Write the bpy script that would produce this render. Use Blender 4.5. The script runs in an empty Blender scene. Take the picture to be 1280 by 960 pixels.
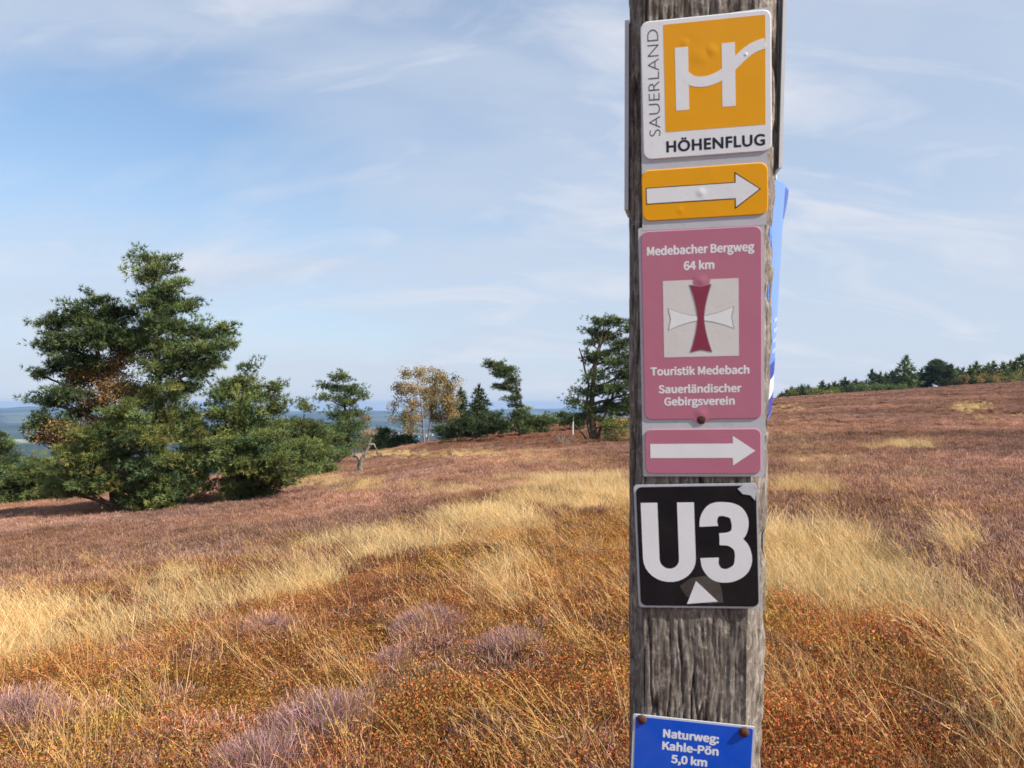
import bpy, math, random
import numpy as np
from mathutils import Vector
random.seed(7); RNG = np.random.default_rng(11)
S = bpy.context.scene; COL = S.collection
R_ = math.radians

# ------------------------------------------------------------------ camera
EYE = 1.6; PITCH = R_(1.43); F = 1000.0
cd = bpy.data.cameras.new('camera'); cam = bpy.data.objects.new('camera', cd); COL.objects.link(cam)
cam.location = (0, 0, EYE); cam.rotation_euler = (math.pi/2 + PITCH, 0, 0)
cd.sensor_width = 36; cd.lens = 36*F/1280; cd.clip_start = 0.05; cd.clip_end = 60000
cd.dof.use_dof = True; cd.dof.focus_distance = 14; cd.dof.aperture_fstop = 30
S.camera = cam
# ------------------------------------------------------------------ sun, sky, exposure
SUN_AZ, SUN_EL = R_(118), R_(40)           # azimuth clockwise from the view direction (+Y)
sd = bpy.data.lights.new('sun', 'SUN'); sun = bpy.data.objects.new('sun', sd); COL.objects.link(sun)
sd.energy = 3.6; sd.angle = R_(0.5); sd.color = (1, .945, .86)
sv = Vector((math.sin(SUN_AZ)*math.cos(SUN_EL), math.cos(SUN_AZ)*math.cos(SUN_EL), math.sin(SUN_EL)))
sun.rotation_euler = sv.to_track_quat('Z', 'Y').to_euler(); sun.location = (8, 2, 12)
S.view_settings.view_transform = 'Standard'; S.view_settings.look = 'None'
S.view_settings.exposure = .99; S.view_settings.gamma = 1
W = bpy.data.worlds.new('World'); S.world = W; W.use_nodes = True

def nodes(nt): nt.nodes.clear(); return nt.nodes, nt.links
class NB:
    """small node builder"""
    def __init__(s, nt): s.nt = nt; s.N, s.L = nodes(nt)
    def n(s, t, **k):
        o = s.N.new(t)
        for a, b in k.items(): setattr(o, a, b)
        return o
    def put(s, sock, v):
        if hasattr(v, 'is_output') or isinstance(v, bpy.types.NodeSocket): s.L.new(v, sock)
        elif v is not None:
            if isinstance(v, (tuple, list)) and len(v) == 3 and sock.type == 'RGBA': v = (*v, 1)
            sock.default_value = v
    def m(s, op, a, b=None, c=None, clamp=False):
        o = s.n('ShaderNodeMath', operation=op, use_clamp=clamp)
        for i, x in enumerate((a, b, c)):
            if x is not None: s.put(o.inputs[i], x)
        return o.outputs[0]
    def vm(s, op, a, b=None):
        o = s.n('ShaderNodeVectorMath', operation=op); s.put(o.inputs[0], a)
        if b is not None: s.put(o.inputs[1], b)
        return o.outputs[0]
    def noise(s, vec, scale, detail=4, rough=.55, dist=0):
        o = s.n('ShaderNodeTexNoise'); s.put(o.inputs['Vector'], vec)
        o.inputs['Scale'].default_value = scale; o.inputs['Detail'].default_value = detail
        o.inputs['Roughness'].default_value = rough; o.inputs['Distortion'].default_value = dist
        return o.outputs['Fac']
    def ramp(s, f, *st):
        o = s.n('ShaderNodeValToRGB'); s.put(o.inputs[0], f); e = o.color_ramp.elements
        while len(e) > 1: e.remove(e[-1])
        for i, (p, c) in enumerate(st):
            x = e[0] if i == 0 else e.new(p)
            x.position = p; x.color = (c, c, c, 1) if not isinstance(c, tuple) else (*c, 1)
        return o.outputs[0]
    def mix(s, f, a, b, mode='MIX'):
        o = s.n('ShaderNodeMix', data_type='RGBA', blend_type=mode)
        s.put(o.inputs[0], f); s.put(o.inputs[6], a); s.put(o.inputs[7], b); return o.outputs[2]
    def combine(s, x, y, z):
        o = s.n('ShaderNodeCombineXYZ'); s.put(o.inputs[0], x); s.put(o.inputs[1], y); s.put(o.inputs[2], z); return o.outputs[0]
    def sep(s, v):
        o = s.n('ShaderNodeSeparateXYZ'); s.put(o.inputs[0], v); return o.outputs

b = NB(W.node_tree)
sky = b.n('ShaderNodeTexSky', sky_type='NISHITA', sun_disc=False)
sky.sun_elevation = SUN_EL; sky.sun_rotation = SUN_AZ; sky.altitude = 650; sky.air_density = 1.0; sky.dust_density = .7; sky.ozone_density = 2.2
dirv = b.n('ShaderNodeTexCoord').outputs['Generated']
x, y, z = b.sep(dirv)
zz = b.m('ADD', b.m('MAXIMUM', z, 0.0), .42)
cx = b.m('DIVIDE', x, zz); cy = b.m('DIVIDE', y, zz)
pv = b.combine(cx, cy, 0)
rot = b.n('ShaderNodeMapping'); b.put(rot.inputs[0], pv); rot.inputs['Rotation'].default_value = (0, 0, R_(12)); rot.inputs['Scale'].default_value = (.75, 1.5, 1); rot.inputs['Location'].default_value = (3.1, 1.7, 0)
big = b.noise(rot.outputs[0], 1.9, 4, .5, .3)
rot2 = b.n('ShaderNodeMapping'); b.put(rot2.inputs[0], pv); rot2.inputs['Rotation'].default_value = (0, 0, R_(-14)); rot2.inputs['Scale'].default_value = (.8, 1.9, 1); rot2.inputs['Location'].default_value = (5.3, 2.2, 0)
fine = b.noise(rot2.outputs[0], 2.6, 6, .58, .6)
bigm = b.ramp(b.m('ADD', big, b.m('MULTIPLY', x, .28)), (.28, 0.0), (.50, 1.0))
finem = b.ramp(fine, (.25, 0.55), (.65, 1.0))
mask = b.m('MULTIPLY', b.m('MULTIPLY', bigm, finem), .85)
puff = b.ramp(b.noise(rot2.outputs[0], 3.4, 6, .55, .9), (.50, 0.0), (.72, 1.0))
mask = b.m('MULTIPLY', mask, .95)
puffm = b.m('MULTIPLY', b.m('MULTIPLY', puff, b.m('ADD', bigm, .3)), .6, clamp=True)
veil = b.ramp(z, (.0, .93), (.10, .72), (.3, .24), (.6, .22))
mask = b.m('SUBTRACT', 1.0, b.m('MULTIPLY', b.m('SUBTRACT', 1.0, b.m('MULTIPLY', mask, .95)), b.m('SUBTRACT', 1.0, veil)))
skyc = b.mix(1.0, sky.outputs[0], (.54, .67, .70), 'MULTIPLY')
cl = b.mix(mask, skyc, (2.4, 2.68, 3.2))
cl = b.mix(puffm, cl, (3.0, 3.1, 3.42))
bg = b.n('ShaderNodeBackground'); b.put(bg.inputs[0], cl); bg.inputs[1].default_value = .13
out = b.n('ShaderNodeOutputWorld'); b.L.new(bg.outputs[0], out.inputs[0])

# ------------------------------------------------------------------ helpers
def tag(o, label=None, cat=None, group=None, kind=None):
    for k, v in (('label', label), ('category', cat), ('group', group), ('kind', kind)):
        if v: o[k] = v
    return o
def empty(name, loc=(0, 0, 0), label=None, cat=None, group=None):
    o = bpy.data.objects.new(name, None); COL.objects.link(o); o.location = loc; o.empty_display_size = .1
    return tag(o, label, cat, group)
def mesh_obj(name, V, Fc, mat, parent=None, col=None, smooth=False, link=True, loc=None):
    """V (n,3); Fc: list of faces or (m,k) array; col (n,3) per vertex"""
    me = bpy.data.meshes.new(name); V = np.asarray(V, float)
    if isinstance(Fc, np.ndarray):
        m, k = Fc.shape
        me.vertices.add(len(V)); me.vertices.foreach_set('co', V.astype(np.float32).ravel())
        me.loops.add(m*k); me.loops.foreach_set('vertex_index', Fc.astype(np.int32).ravel())
        me.polygons.add(m); me.polygons.foreach_set('loop_start', np.arange(0, m*k, k, dtype=np.int32))
        me.update(calc_edges=True); me.validate()
    else:
        me.from_pydata([tuple(v) for v in V], [], Fc); me.update()
    if col is not None:
        a = me.color_attributes.new('tone', 'FLOAT_COLOR', 'POINT')
        a.data.foreach_set('color', np.hstack([col, np.ones((len(V), 1))]).astype(np.float32).ravel())
    if smooth: me.polygons.foreach_set('use_smooth', np.ones(len(me.polygons), bool))
    if mat: me.materials.append(mat)
    o = bpy.data.objects.new(name, me)
    if link: COL.objects.link(o)
    if parent: o.parent = parent
    if loc is not None: o.location = loc
    return o

def hash2(i, j, s=0):
    n = (i.astype(np.int64)*374761393 + j.astype(np.int64)*668265263 + s*982451653) & 0xffffffff
    n = ((n ^ (n >> 13))*1274126177) & 0xffffffff
    return ((n ^ (n >> 16)) & 0xffff)/65535.0
def vnoise(x, y, s=0):
    i = np.floor(x); j = np.floor(y); fx = x-i; fy = y-j
    fx = fx*fx*(3-2*fx); fy = fy*fy*(3-2*fy)
    a = hash2(i, j, s); b_ = hash2(i+1, j, s); c = hash2(i, j+1, s); d = hash2(i+1, j+1, s)
    return (a*(1-fx)+b_*fx)*(1-fy) + (c*(1-fx)+d*fx)*fy
def fbm(x, y, o=4, s=0):
    t = 0; a = .5; n = 0
    for k in range(o): t = t + a*vnoise(x*2**k, y*2**k, s+k); n += a; a *= .5
    return t/n          # 0..1
def sstep(a, b_, x): t = np.clip((x-a)/(b_-a), 0, 1); return t*t*(3-2*t)

# ------------------------------------------------------------------ materials
def pmat(name, col=(.5, .5, .5), rough=.6, spec=.4, metal=0):
    m = bpy.data.materials.new(name); m.use_nodes = True; nb = NB(m.node_tree)
    p = nb.n('ShaderNodeBsdfPrincipled'); o = nb.n('ShaderNodeOutputMaterial'); nb.L.new(p.outputs[0], o.inputs[0])
    nb.put(p.inputs['Base Color'], col); p.inputs['Roughness'].default_value = rough
    p.inputs['Specular IOR Level'].default_value = spec; p.inputs['Metallic'].default_value = metal
    return m, nb, p
def bump(nb, p, h, strength=.3, dist=.002):
    o = nb.n('ShaderNodeBump'); o.inputs['Strength'].default_value = strength; o.inputs['Distance'].default_value = dist
    nb.put(o.inputs['Height'], h); nb.L.new(o.outputs[0], p.inputs['Normal'])
def paint(name, col, rough=.42, wear=.10, spec=.35):
    """weathered printed film: slight fading, grime specks, fine relief"""
    m, nb, p = pmat(name, col, rough, spec)
    co = nb.n('ShaderNodeTexCoord').outputs['Object']
    f = nb.noise(co, 45, 5, .6); g = nb.noise(co, 420, 3, .6); h = nb.noise(co, 14, 3, .5)
    c = nb.mix(nb.m('MULTIPLY', nb.ramp(f, (.4, 0.), (.8, 1.)), wear*2), col, tuple(min(1, v*.7+.12) for v in col))
    c = nb.mix(nb.m('MULTIPLY', nb.ramp(g, (.6, 0.), (.78, 1.)), wear*2.5), c, (.22, .19, .16))
    c = nb.mix(nb.m('MULTIPLY', nb.ramp(h, (.45, 0.), (.75, 1.)), wear), c, (.35, .33, .3))
    nb.put(p.inputs['Base Color'], c)
    bump(nb, p, nb.m('ADD', nb.noise(co, 26, 3), nb.m('MULTIPLY', g, .12)), .10, .003)
    return m
def leafy(name, trans=.35, inst=False, rough=.6, base=None):
    """foliage: colour from the piece's own attribute (and, for scattered plants, its own tint)"""
    m = bpy.data.materials.new(name); m.use_nodes = True; nb = NB(m.node_tree)
    a = nb.n('ShaderNodeAttribute', attribute_name='tone')
    c = a.outputs['Color']
    if inst:
        t = nb.n('ShaderNodeAttribute', attribute_name='tint', attribute_type='INSTANCER')
        c = nb.mix(1.0, c, t.outputs['Color'], 'MULTIPLY')
    d = nb.n('ShaderNodeBsdfPrincipled'); nb.put(d.inputs['Base Color'], c); d.inputs['Roughness'].default_value = rough; d.inputs['Specular IOR Level'].default_value = .2
    t = nb.n('ShaderNodeBsdfTranslucent'); nb.put(t.inputs[0], c)
    mx = nb.n('ShaderNodeMixShader'); mx.inputs[0].default_value = trans
    nb.L.new(d.outputs[0], mx.inputs[1]); nb.L.new(t.outputs[0], mx.inputs[2])
    o = nb.n('ShaderNodeOutputMaterial'); nb.L.new(mx.outputs[0], o.inputs[0])
    return m
M_NEEDLE = leafy('needles', .17); M_LEAF = leafy('leaves', .4)
M_GRASS = leafy('grass_blades', .35, True); M_HEATH = leafy('heather_sprigs', .2, True); M_BERRY = leafy('bilberry_leaves', .4, True)
M_CLUMP = leafy('heather_flowers', .25)
M_BARK, nb, p = pmat('bark', (.12, .09, .07), .9, .1)
co = nb.n('ShaderNodeTexCoord').outputs['Object']
nb.put(p.inputs['Base Color'], nb.ramp(nb.noise(co, 5, 6, .65), (.3, (.05, .036, .028)), (.55, (.15, .10, .07)), (.75, (.24, .19, .15))))
bump(nb, p, nb.noise(co, 14, 5), .8, .03)
M_PALEBARK, nb, p = pmat('pale_bark', (.3, .26, .22), .9, .1)
co = nb.n('ShaderNodeTexCoord').outputs['Object']
nb.put(p.inputs['Base Color'], nb.ramp(nb.noise(co, 6, 6, .65), (.3, (.07, .055, .045)), (.5, (.20, .17, .14)), (.75, (.38, .34, .29))))
bump(nb, p, nb.noise(co, 18, 5), .8, .03)

# ------------------------------------------------------------------ terrain
EU = np.array([-1200, -400, 0, 200, 400, 480, 560, 700, 780, 880, 985, 1130, 1280, 1500, 2400.])
EY = np.array([30, 30, 33, 38, 50, 68, 82, 90, 100, 150, 215, 245, 255, 260, 260.])
ER = np.array([700, 668, 637, 614, 583, 564, 549, 534, 528, 512, 497, 487, 477, 462, 440.])
EZ = EYE - (ER-505)*EY/1000
def bear(X, Y):
    th = np.arctan2(X, Y); c = np.maximum(np.cos(th), .5); th = np.clip(th, -1.05, 1.05)
    return 640+1000*np.tan(th), np.hypot(X, Y)*c
def ground(X, Y):
    X = np.asarray(X, float); Y = np.asarray(Y, float)
    u, D = bear(X, Y)
    ye = np.interp(u, EU, EY); ze = np.interp(u, EU, EZ)
    t = D/ye; front = sstep(-3, 3, Y)
    k = np.interp(u, [500, 900, 1300], [1.0, 1.12, 1.25])
    z = ze*np.minimum(t, 1)**k*front
    d = np.maximum(D-ye, 0)
    vd = np.interp(u, [700, 1100], [225, 120]); L = np.interp(u, [600, 900, 1100], [500, 800, 1500])
    z = z - vd*(1-np.exp(-(d/L)**1.25))
    R = np.hypot(X, Y)
    far = sstep(2600, 14500, R)
    z = z + far*(118) + sstep(1500, 4000, R)*(fbm(X/2000+9.3, Y/2000+4.1, 4, 5)-.5)*(150+110*far)
    z = z + (1-sstep(150, 400, R))*((fbm(X/9+3, Y/9+7, 3, 3)-.5)*.55*sstep(5, 30, R) + (fbm(X/1.7, Y/1.7, 3, 8)-.5)*.16*sstep(1, 4, R))
    # low brown mound left of the dark pine
    z = z + .85*np.exp(-((X-6)/8)**2-((Y-84)/7)**2)
    return z
def g1(x_, y_): return float(ground(np.array([x_]), np.array([y_]))[0])
CP, SP = math.cos(PITCH), math.sin(PITCH)
def at(px, py, Y):
    a = (px-640)/F; bb = (480-py)/F; dy = CP-bb*SP; dz = SP+bb*CP
    return np.array([a*Y/dy, Y, EYE+dz*Y/dy])
def foot(px, Y): x_ = (px-640)/F*Y; return np.array([x_, Y, g1(x_, Y)])

# ---- what grows where (ground positions described by bearing and by how far down the slope they lie)
PATCH2 = [(450,680,50,9,'G',.9),(520,664,55,8,'G',.95),(600,642,65,8,'G',1.),(680,620,60,8,'G',1.),(760,602,50,9,'G',1.),(590,566,110,4,'G',.6),(500,562,40,4,'G',.7),(95,735,75,14,'D',1.0),(212,712,34,12,'D',1.),(290,708,55,14,'D',1.0),(20,752,34,12,'D',.8),(455,694,60,11,'D',.9),(380,668,60,8,'D',.6),(240,745,90,5,'D',.5),(160,765,60,4,'D',.4)]
PATCH = [ (260,680,240,14,'H',.6),(600,590,160,12,'H',.5),(560,626,160,9,'H',.6),(1225,690,85,45,'H',.9),(1120,600,90,25,'H',.7),(1080,530,40,20,'H',.4),(450,630,120,9,'H',.6),(300,655,150,10,'H',.7), (1060,560,120,50,'H',.75),(1180,580,120,60,'H',.6),(520,620,90,14,'H',.6),(620,585,110,10,'H',.7),(720,645,70,12,'D',.5),(640,665,90,14,'R',.6),(740,700,60,30,'R',.5), # bearing, slope row, half widths, kind, strength
 # dark brown patches in the gold band
 
 # golden streaks upper left/centre
 (405,601,65,8,'G',1.0),(550,606,90,5,'G',.75),(455,563,70,5,'G',.9),(640,548,50,3,'G',.6),(600,580,70,3,'G',.45),(590,565,110,3,'G',.9),(715,601,70,8,'G',.9),(680,574,70,5,'G',.7),(600,596,30,3,'G',.5),
 (640,622,70,9,'D',.8),(570,640,70,6,'D',.7),(740,612,50,6,'D',.6),(610,548,70,8,'D',.7),(700,543,70,9,'D',.7),(760,532,60,6,'D',.6),(760,600,40,10,'G',.5),
 (640,715,38,26,'G',.85),(720,675,60,14,'G',.4),(560,690,60,14,'D',.6),(470,735,70,14,'D',.8),(600,672,60,10,'G',.35),
 # purple heather in the foreground
 (350,782,55,20,'H',1.),(550,775,60,22,'H',1.),(500,822,32,20,'H',1.),(640,803,52,20,'H',1.),(410,893,60,30,'H',1.),(335,940,55,32,'H',1.),(25,890,60,28,'H',1.),
 (200,880,40,18,'H',.6),(150,800,60,12,'H',.6),(560,945,40,30,'H',.4),(720,905,40,25,'H',.5),(690,760,60,14,'H',.6),(265,835,50,14,'H',.55),
 # right of the post
 (1000,606,48,10,'G',1.),(1010,634,50,9,'H',1.),(1000,535,45,26,'G',.62),(1030,575,70,12,'G',.55),(1130,553,55,7,'G',1.),(1215,506,34,7,'G',1.),(1216,524,26,5,'G',1.),(1100,520,50,4,'G',.4),(1170,590,50,5,'G',.4),
 (1205,661,26,14,'G',.95),(1275,515,14,9,'G',.7),(1150,492,14,3,'G',.5),(985,508,30,5,'G',.9),(1120,605,50,12,'G',.3),
 (1050,695,95,36,'G',1.),(1110,742,100,18,'G',.9),(1240,860,70,100,'G',.7),(1190,775,60,30,'G',.6),(1040,776,85,26,'R',1.),(1100,860,70,40,'R',.5),(1000,850,50,60,'R',.6),(1130,800,40,14,'D',.6),
 (560,750,90,14,'R',.8),(700,860,60,40,'R',.8),(330,830,110,24,'R',.9),(160,850,90,20,'R',.6),(620,900,90,30,'O',.6),(520,900,70,40,'O',.7),(120,900,60,50,'O',.5),
]
def veg(X, Y):
    """weights of G gold grass, H heather, R red bilberry, O olive/orange mix, D dark brown heather"""
    zz = ground(X, Y); Ys = np.maximum(Y, .5)
    u = 640+1000*X/Ys; v = 505+1000*(EYE-zz)/Ys
    v = v - 190/np.maximum(Ys, 3)
    sc = np.clip((v-470)/300, .05, 1)
    u = u + (fbm(X/3+1, Y/3, 3, 21)-.5)*70 + (fbm(X*1.5, Y*1.5, 2, 22)-.5)*50*sc
    v = v + (fbm(X/2+5, Y/2, 3, 23)-.5)*60*sc + (fbm(X*2, Y*2, 2, 24)-.5)*22*sc
    U1 = np.interp(u, [-400, 0, 200, 330, 450, 500, 600, 780, 900, 970, 1060, 1160, 1280, 1600], [745, 728, 708, 674, 660, 672, 642, 594, 622, 655, 668, 748, 785, 820])
    L1 = np.interp(u, [-400, 0, 150, 400, 480, 560, 650, 780, 900, 970, 1130, 1180, 1280, 1600], [860, 826, 786, 730, 696, 668, 650, 632, 700, 752, 752, 770, 800, 850])
    s = 7*np.clip(sc*1.6, .3, 1)+3
    gold = sstep(-s, s, v-U1)*sstep(-s, s, L1-v); low = sstep(-s, s, v-L1)
    n1 = fbm(X/1.3+40, Y/1.3, 3, 31); n2 = fbm(X/2.2+80, Y/2.2+9, 3, 32); n3 = fbm(X/14+2, Y/14+9, 3, 33)
    w = {'G': gold + low*.25*sstep(.5, .7, n2), 'H': (1-gold)*(1-low) + low*.25*sstep(.5, .65, n1), 'R': low*(.55+.9*sstep(.38, .58, n2)), 'O': low*(.22+.5*sstep(.6, .4, n2)),
         'D': .35*(1-gold)*(1-low)*sstep(.48, .62, fbm(X/4, Y/4+3, 3, 35)) + .3*low*sstep(.55, .65, fbm(X/1.1+7, Y/1.1, 2, 36))}
    w['G'] = w['G'] + (1-gold)*(1-low)*.30*sstep(.6, .72, n3)*sstep(500, 560, v) + .04*(1-gold)*(1-low)
    for (a, c, ra, rc, k, st) in PATCH+PATCH2:
        q = ((u-a)/ra)**2+((v-c)/rc)**2
        e = st*np.exp(-np.minimum(q, 30)**1.5*.55)
        for kk in w: w[kk] = w[kk]*(1-e)
        w[k] = w[k]+e
    tot = sum(w.values())+1e-6
    for kk in w: w[kk] = w[kk]/tot
    return w, v
# albedo of the plants seen as ground cover
CC = {'G': np.array([.56, .38, .155]), 'H': np.array([.28, .155, .13]), 'R': np.array([.30, .085, .025]), 'O': np.array([.30, .17, .04]), 'D': np.array([.15, .060, .028])}

# one ground sheet: polar grid, finer in front
rad = np.concatenate([[0], np.geomspace(.6, 16000, 330)])
ang = np.concatenate([np.linspace(-180, -50, 40)[:-1], np.linspace(-50, 50, 440), np.linspace(50, 180, 40)[1:]])
AA, RR = np.meshgrid(np.radians(ang), rad)
GX, GY = RR*np.sin(AA), RR*np.cos(AA)
GZ = ground(GX, GY)
w, _ = veg(GX, GY)
gc = sum(w[k][..., None]*CC[k] for k in w)*.62
R0 = RR[..., None]
u_, _d = bear(GX, GY)
forest = np.array([.028, .042, .022]); field = np.array([.30, .27, .15]); meadow = np.array([.10, .13, .05])
n = fbm(GX/420+3, GY/420+11, 3, 51); n2 = fbm(GX/1100+7, GY/1100+1, 3, 52)
farf = sstep(.52, .56, n)*sstep(5600, 7400, RR)*.35 + sstep(5100, 5300, RR)*sstep(6100, 5900, RR)*sstep(.40, .5, n2)
farf = np.clip(farf, 0, 1)[..., None]
fc = forest*(1-farf) + (field*n2[..., None] + meadow*(1-n2[..., None]))*1.5*farf
fc = fc*(.5+1.0*fbm(GX/160, GY/160, 3, 55))[..., None]
beyond = sstep(0, 25, _d - np.interp(u_, EU, EY))*sstep(.0, 1, (1200-u_)/400)
beyond = np.maximum(beyond, sstep(350, 600, RR))[..., None]
gc = gc*(1-beyond)+fc*beyond
nr, na = AA.shape
idx = np.arange(nr*na).reshape(nr, na)
FQ = np.stack([idx[:-1, :-1], idx[:-1, 1:], idx[1:, 1:], idx[1:, :-1]], -1).reshape(-1, 4)[:, ::-1]
GV = np.stack([GX, GY, GZ], -1).reshape(-1, 3)
M_GROUND, nb, p = pmat('heath_soil', (.2, .1, .06), .95, .05)
co = nb.n('ShaderNodeTexCoord').outputs['Object']; a = nb.n('ShaderNodeAttribute', attribute_name='tone').outputs['Color']
f1 = nb.noise(co, 9, 5, .7); f2 = nb.noise(co, .35, 6, .65)
c = nb.mix(1.0, a, nb.ramp(f1, (.3, .45), (.7, 1.5)), 'MULTIPLY'); c = nb.mix(1.0, c, nb.ramp(f2, (.3, .7), (.7, 1.25)), 'MULTIPLY')
nb.put(p.inputs['Base Color'], c); bump(nb, p, nb.m('ADD', f1, nb.m('MULTIPLY', f2, 2)), .9, .25)
gnd = mesh_obj('ground', GV, FQ, M_GROUND, col=gc.reshape(-1, 3), smooth=True)
tag(gnd, 'undulating heath falling away to a wooded valley and rising on the right', None, None, 'structure')

# ------------------------------------------------------------------ plant prototypes
def ribbons(base, dirs, length, width, bend, cols, seg=3, tip=.15, rng=RNG):
    """curved thin ribbons. base (n,3), dirs (n,3) start direction, bend (n,3) added sideways by the tip"""
    nB = len(base); t = np.linspace(0, 1, seg+1)
    side = np.cross(dirs, rng.normal(size=(nB, 3))); side /= np.linalg.norm(side, axis=1)[:, None]+1e-9
    pts = base[:, None]+dirs[:, None]*length[:, None, None]*t[None, :, None]+bend[:, None]*(t**2)[None, :, None]
    wd = width[:, None]*(1-(1-tip)*t[None])
    A = pts-side[:, None]*wd[..., None]*.5; B = pts+side[:, None]*wd[..., None]*.5
    V = np.stack([A, B], 2).reshape(-1, 3)
    o = (np.arange(nB)*(seg+1)*2)[:, None]+(np.arange(seg)*2)[None]
    Fq = np.stack([o, o+1, o+3, o+2], -1).reshape(-1, 4)
    C = np.repeat(cols, (seg+1)*2, axis=0)
    return V, Fq, C
def unit(v): return v/(np.linalg.norm(v, axis=-1, keepdims=True)+1e-9)
def pick(pal, n, rng=RNG, jit=.12):
    pal = np.array(pal); c = pal[rng.integers(0, len(pal), n)]
    return np.clip(c*(1+rng.normal(0, jit, (n, 1))), .003, 1)
def cat(parts):
    V, Fc, C, k = [], [], [], 0
    for v, f, c in parts: V.append(v); Fc.append(f+k); C.append(c); k += len(v)
    return np.vstack(V), np.vstack(Fc), np.vstack(C)
GOLD = [(.68, .50, .25), (.62, .44, .20), (.74, .59, .33), (.55, .36, .15), (.66, .54, .30)]
def grass_proto(i, stalks=False):
    n = 16 if stalks else 70; r = .16 if stalks else .2
    q = RNG.uniform(0, 2*math.pi, n); rr = r*np.sqrt(RNG.random(n))
    base = np.stack([rr*np.cos(q), rr*np.sin(q), np.full(n, -.02)], 1)
    d = unit(np.stack([RNG.normal(-.10, .2, n), RNG.normal(0, .2, n), np.ones(n)], 1))
    L = RNG.uniform(.3, .62, n) if stalks else RNG.uniform(.10, .42, n)
    bend = np.stack([-L*RNG.uniform(.05, .5, n), L*RNG.normal(0, .15, n), -L*RNG.uniform(.0, .2, n)], 1) if stalks else np.stack([-L*RNG.normal(.12, .3, n), L*RNG.normal(0, .3, n), -L*RNG.uniform(.0, .3, n)], 1)
    c = pick(GOLD, n); wd = RNG.uniform(.003, .0052, n) if stalks else RNG.uniform(.0035, .007, n)
    parts = [ribbons(base, d, L, wd, bend, c, 4, .25)]
    if stalks:   # loose seed heads
        tip = base+d*L[:, None]+bend
        for k in range(7):
            s_ = RNG.uniform(.78, 1, n); pt = base+d*(L*s_)[:, None]+bend*(s_**2)[:, None]
            dd = unit(unit(d+bend*2.5)+RNG.normal(0, .35, (n, 3)))
            parts.append(ribbons(pt, dd, RNG.uniform(.02, .045, n), np.full(n, .003), np.zeros((n, 3)), c*np.array([1, .88, .75]), 1, .3))
    V, Fq, C = cat(parts)
    return mesh_obj('grass_proto', V, Fq, M_GRASS, col=C, link=False)
def heather_proto(i, n=150, r=.17, h=.2, pal=((.43, .27, .245), (.37, .20, .175), (.48, .33, .31), (.27, .135, .085), (.34, .21, .12)), mat=None, wd=.006, link=False, name='heather_proto'):
    q = RNG.uniform(0, 2*math.pi, n); rr = r*np.sqrt(RNG.random(n))
    base = np.stack([rr*np.cos(q)*.6, rr*np.sin(q)*.6, np.full(n, -.02)], 1)
    dome = np.sqrt(np.maximum(1-(rr/r)**2*.75, .1))
    d = unit(np.stack([rr*np.cos(q)/r*.8-.08, rr*np.sin(q)/r*.8, np.ones(n)], 1)+RNG.normal(0, .12, (n, 3)))
    L = h*dome*RNG.uniform(.62, 1.0, n)
    stem = ribbons(base, d, L, np.full(n, wd*.4), np.zeros((n, 3)), pick([(.10, .055, .03), (.13, .09, .04)], n), 1, .8)
    parts = [stem]
    for k in range(5):
        s_ = RNG.uniform(.35, .95, n); pt = base+d*(L*s_)[:, None]
        dd = unit(d+RNG.normal(0, .48, (n, 3)))
        f = RNG.uniform(.14, .36, n)*h
        c = pick(pal, n, jit=.15)
        parts.append(ribbons(pt, dd, f, RNG.uniform(.6, 1.3, n)*wd, np.zeros((n, 3)), c, 2, .35))
    V, Fq, C = cat(parts)
    return mesh_obj(name, V, Fq, mat or M_HEATH, col=C, link=link)
def leaf_cloud(pos, size, cols, rng=RNG, updir=.5):
    n = len(pos); a = unit(rng.normal(size=(n, 3))); nrm = unit(rng.normal(size=(n, 3))+np.array([0, 0, updir])); a = unit(np.cross(nrm, a)); b_ = np.cross(nrm, a)
    s = size[:, None]
    V = np.stack([pos-a*s, pos+b_*s*.55, pos+a*s, pos-b_*s*.55], 1).reshape(-1, 3)
    Fq = np.arange(n*4).reshape(n, 4)
    return V, Fq, np.repeat(cols, 4, axis=0)
def berry_proto(i, pal):
    n = 460; r = .2
    q = RNG.uniform(0, 2*math.pi, n); rr = r*np.sqrt(RNG.random(n)); z_ = .18*np.sqrt(1-(rr/r)**2*.7)*RNG.uniform(.25, 1.1, n)
    pos = np.stack([rr*np.cos(q), rr*np.sin(q), z_], 1)
    L = leaf_cloud(pos, RNG.uniform(.0038, .0085, n), pick(pal, n, jit=.2))
    m = 90; q = RNG.uniform(0, 2*math.pi, m); rr = r*.8*np.sqrt(RNG.random(m))
    st = ribbons(np.stack([rr*np.cos(q), rr*np.sin(q), np.full(m, -.02)], 1), unit(np.stack([np.cos(q)*.3, np.sin(q)*.3, np.ones(m)], 1)), RNG.uniform(.1, .2, m), np.full(m, .003), np.zeros((m, 3)), pick([(.16, .10, .04), (.22, .08, .03), (.28, .17, .06)], m), 2, .5)
    V, Fq, C = cat([L, st])
    return mesh_obj('bilberry_proto', V, Fq, M_BERRY, col=C, link=False)

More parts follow.
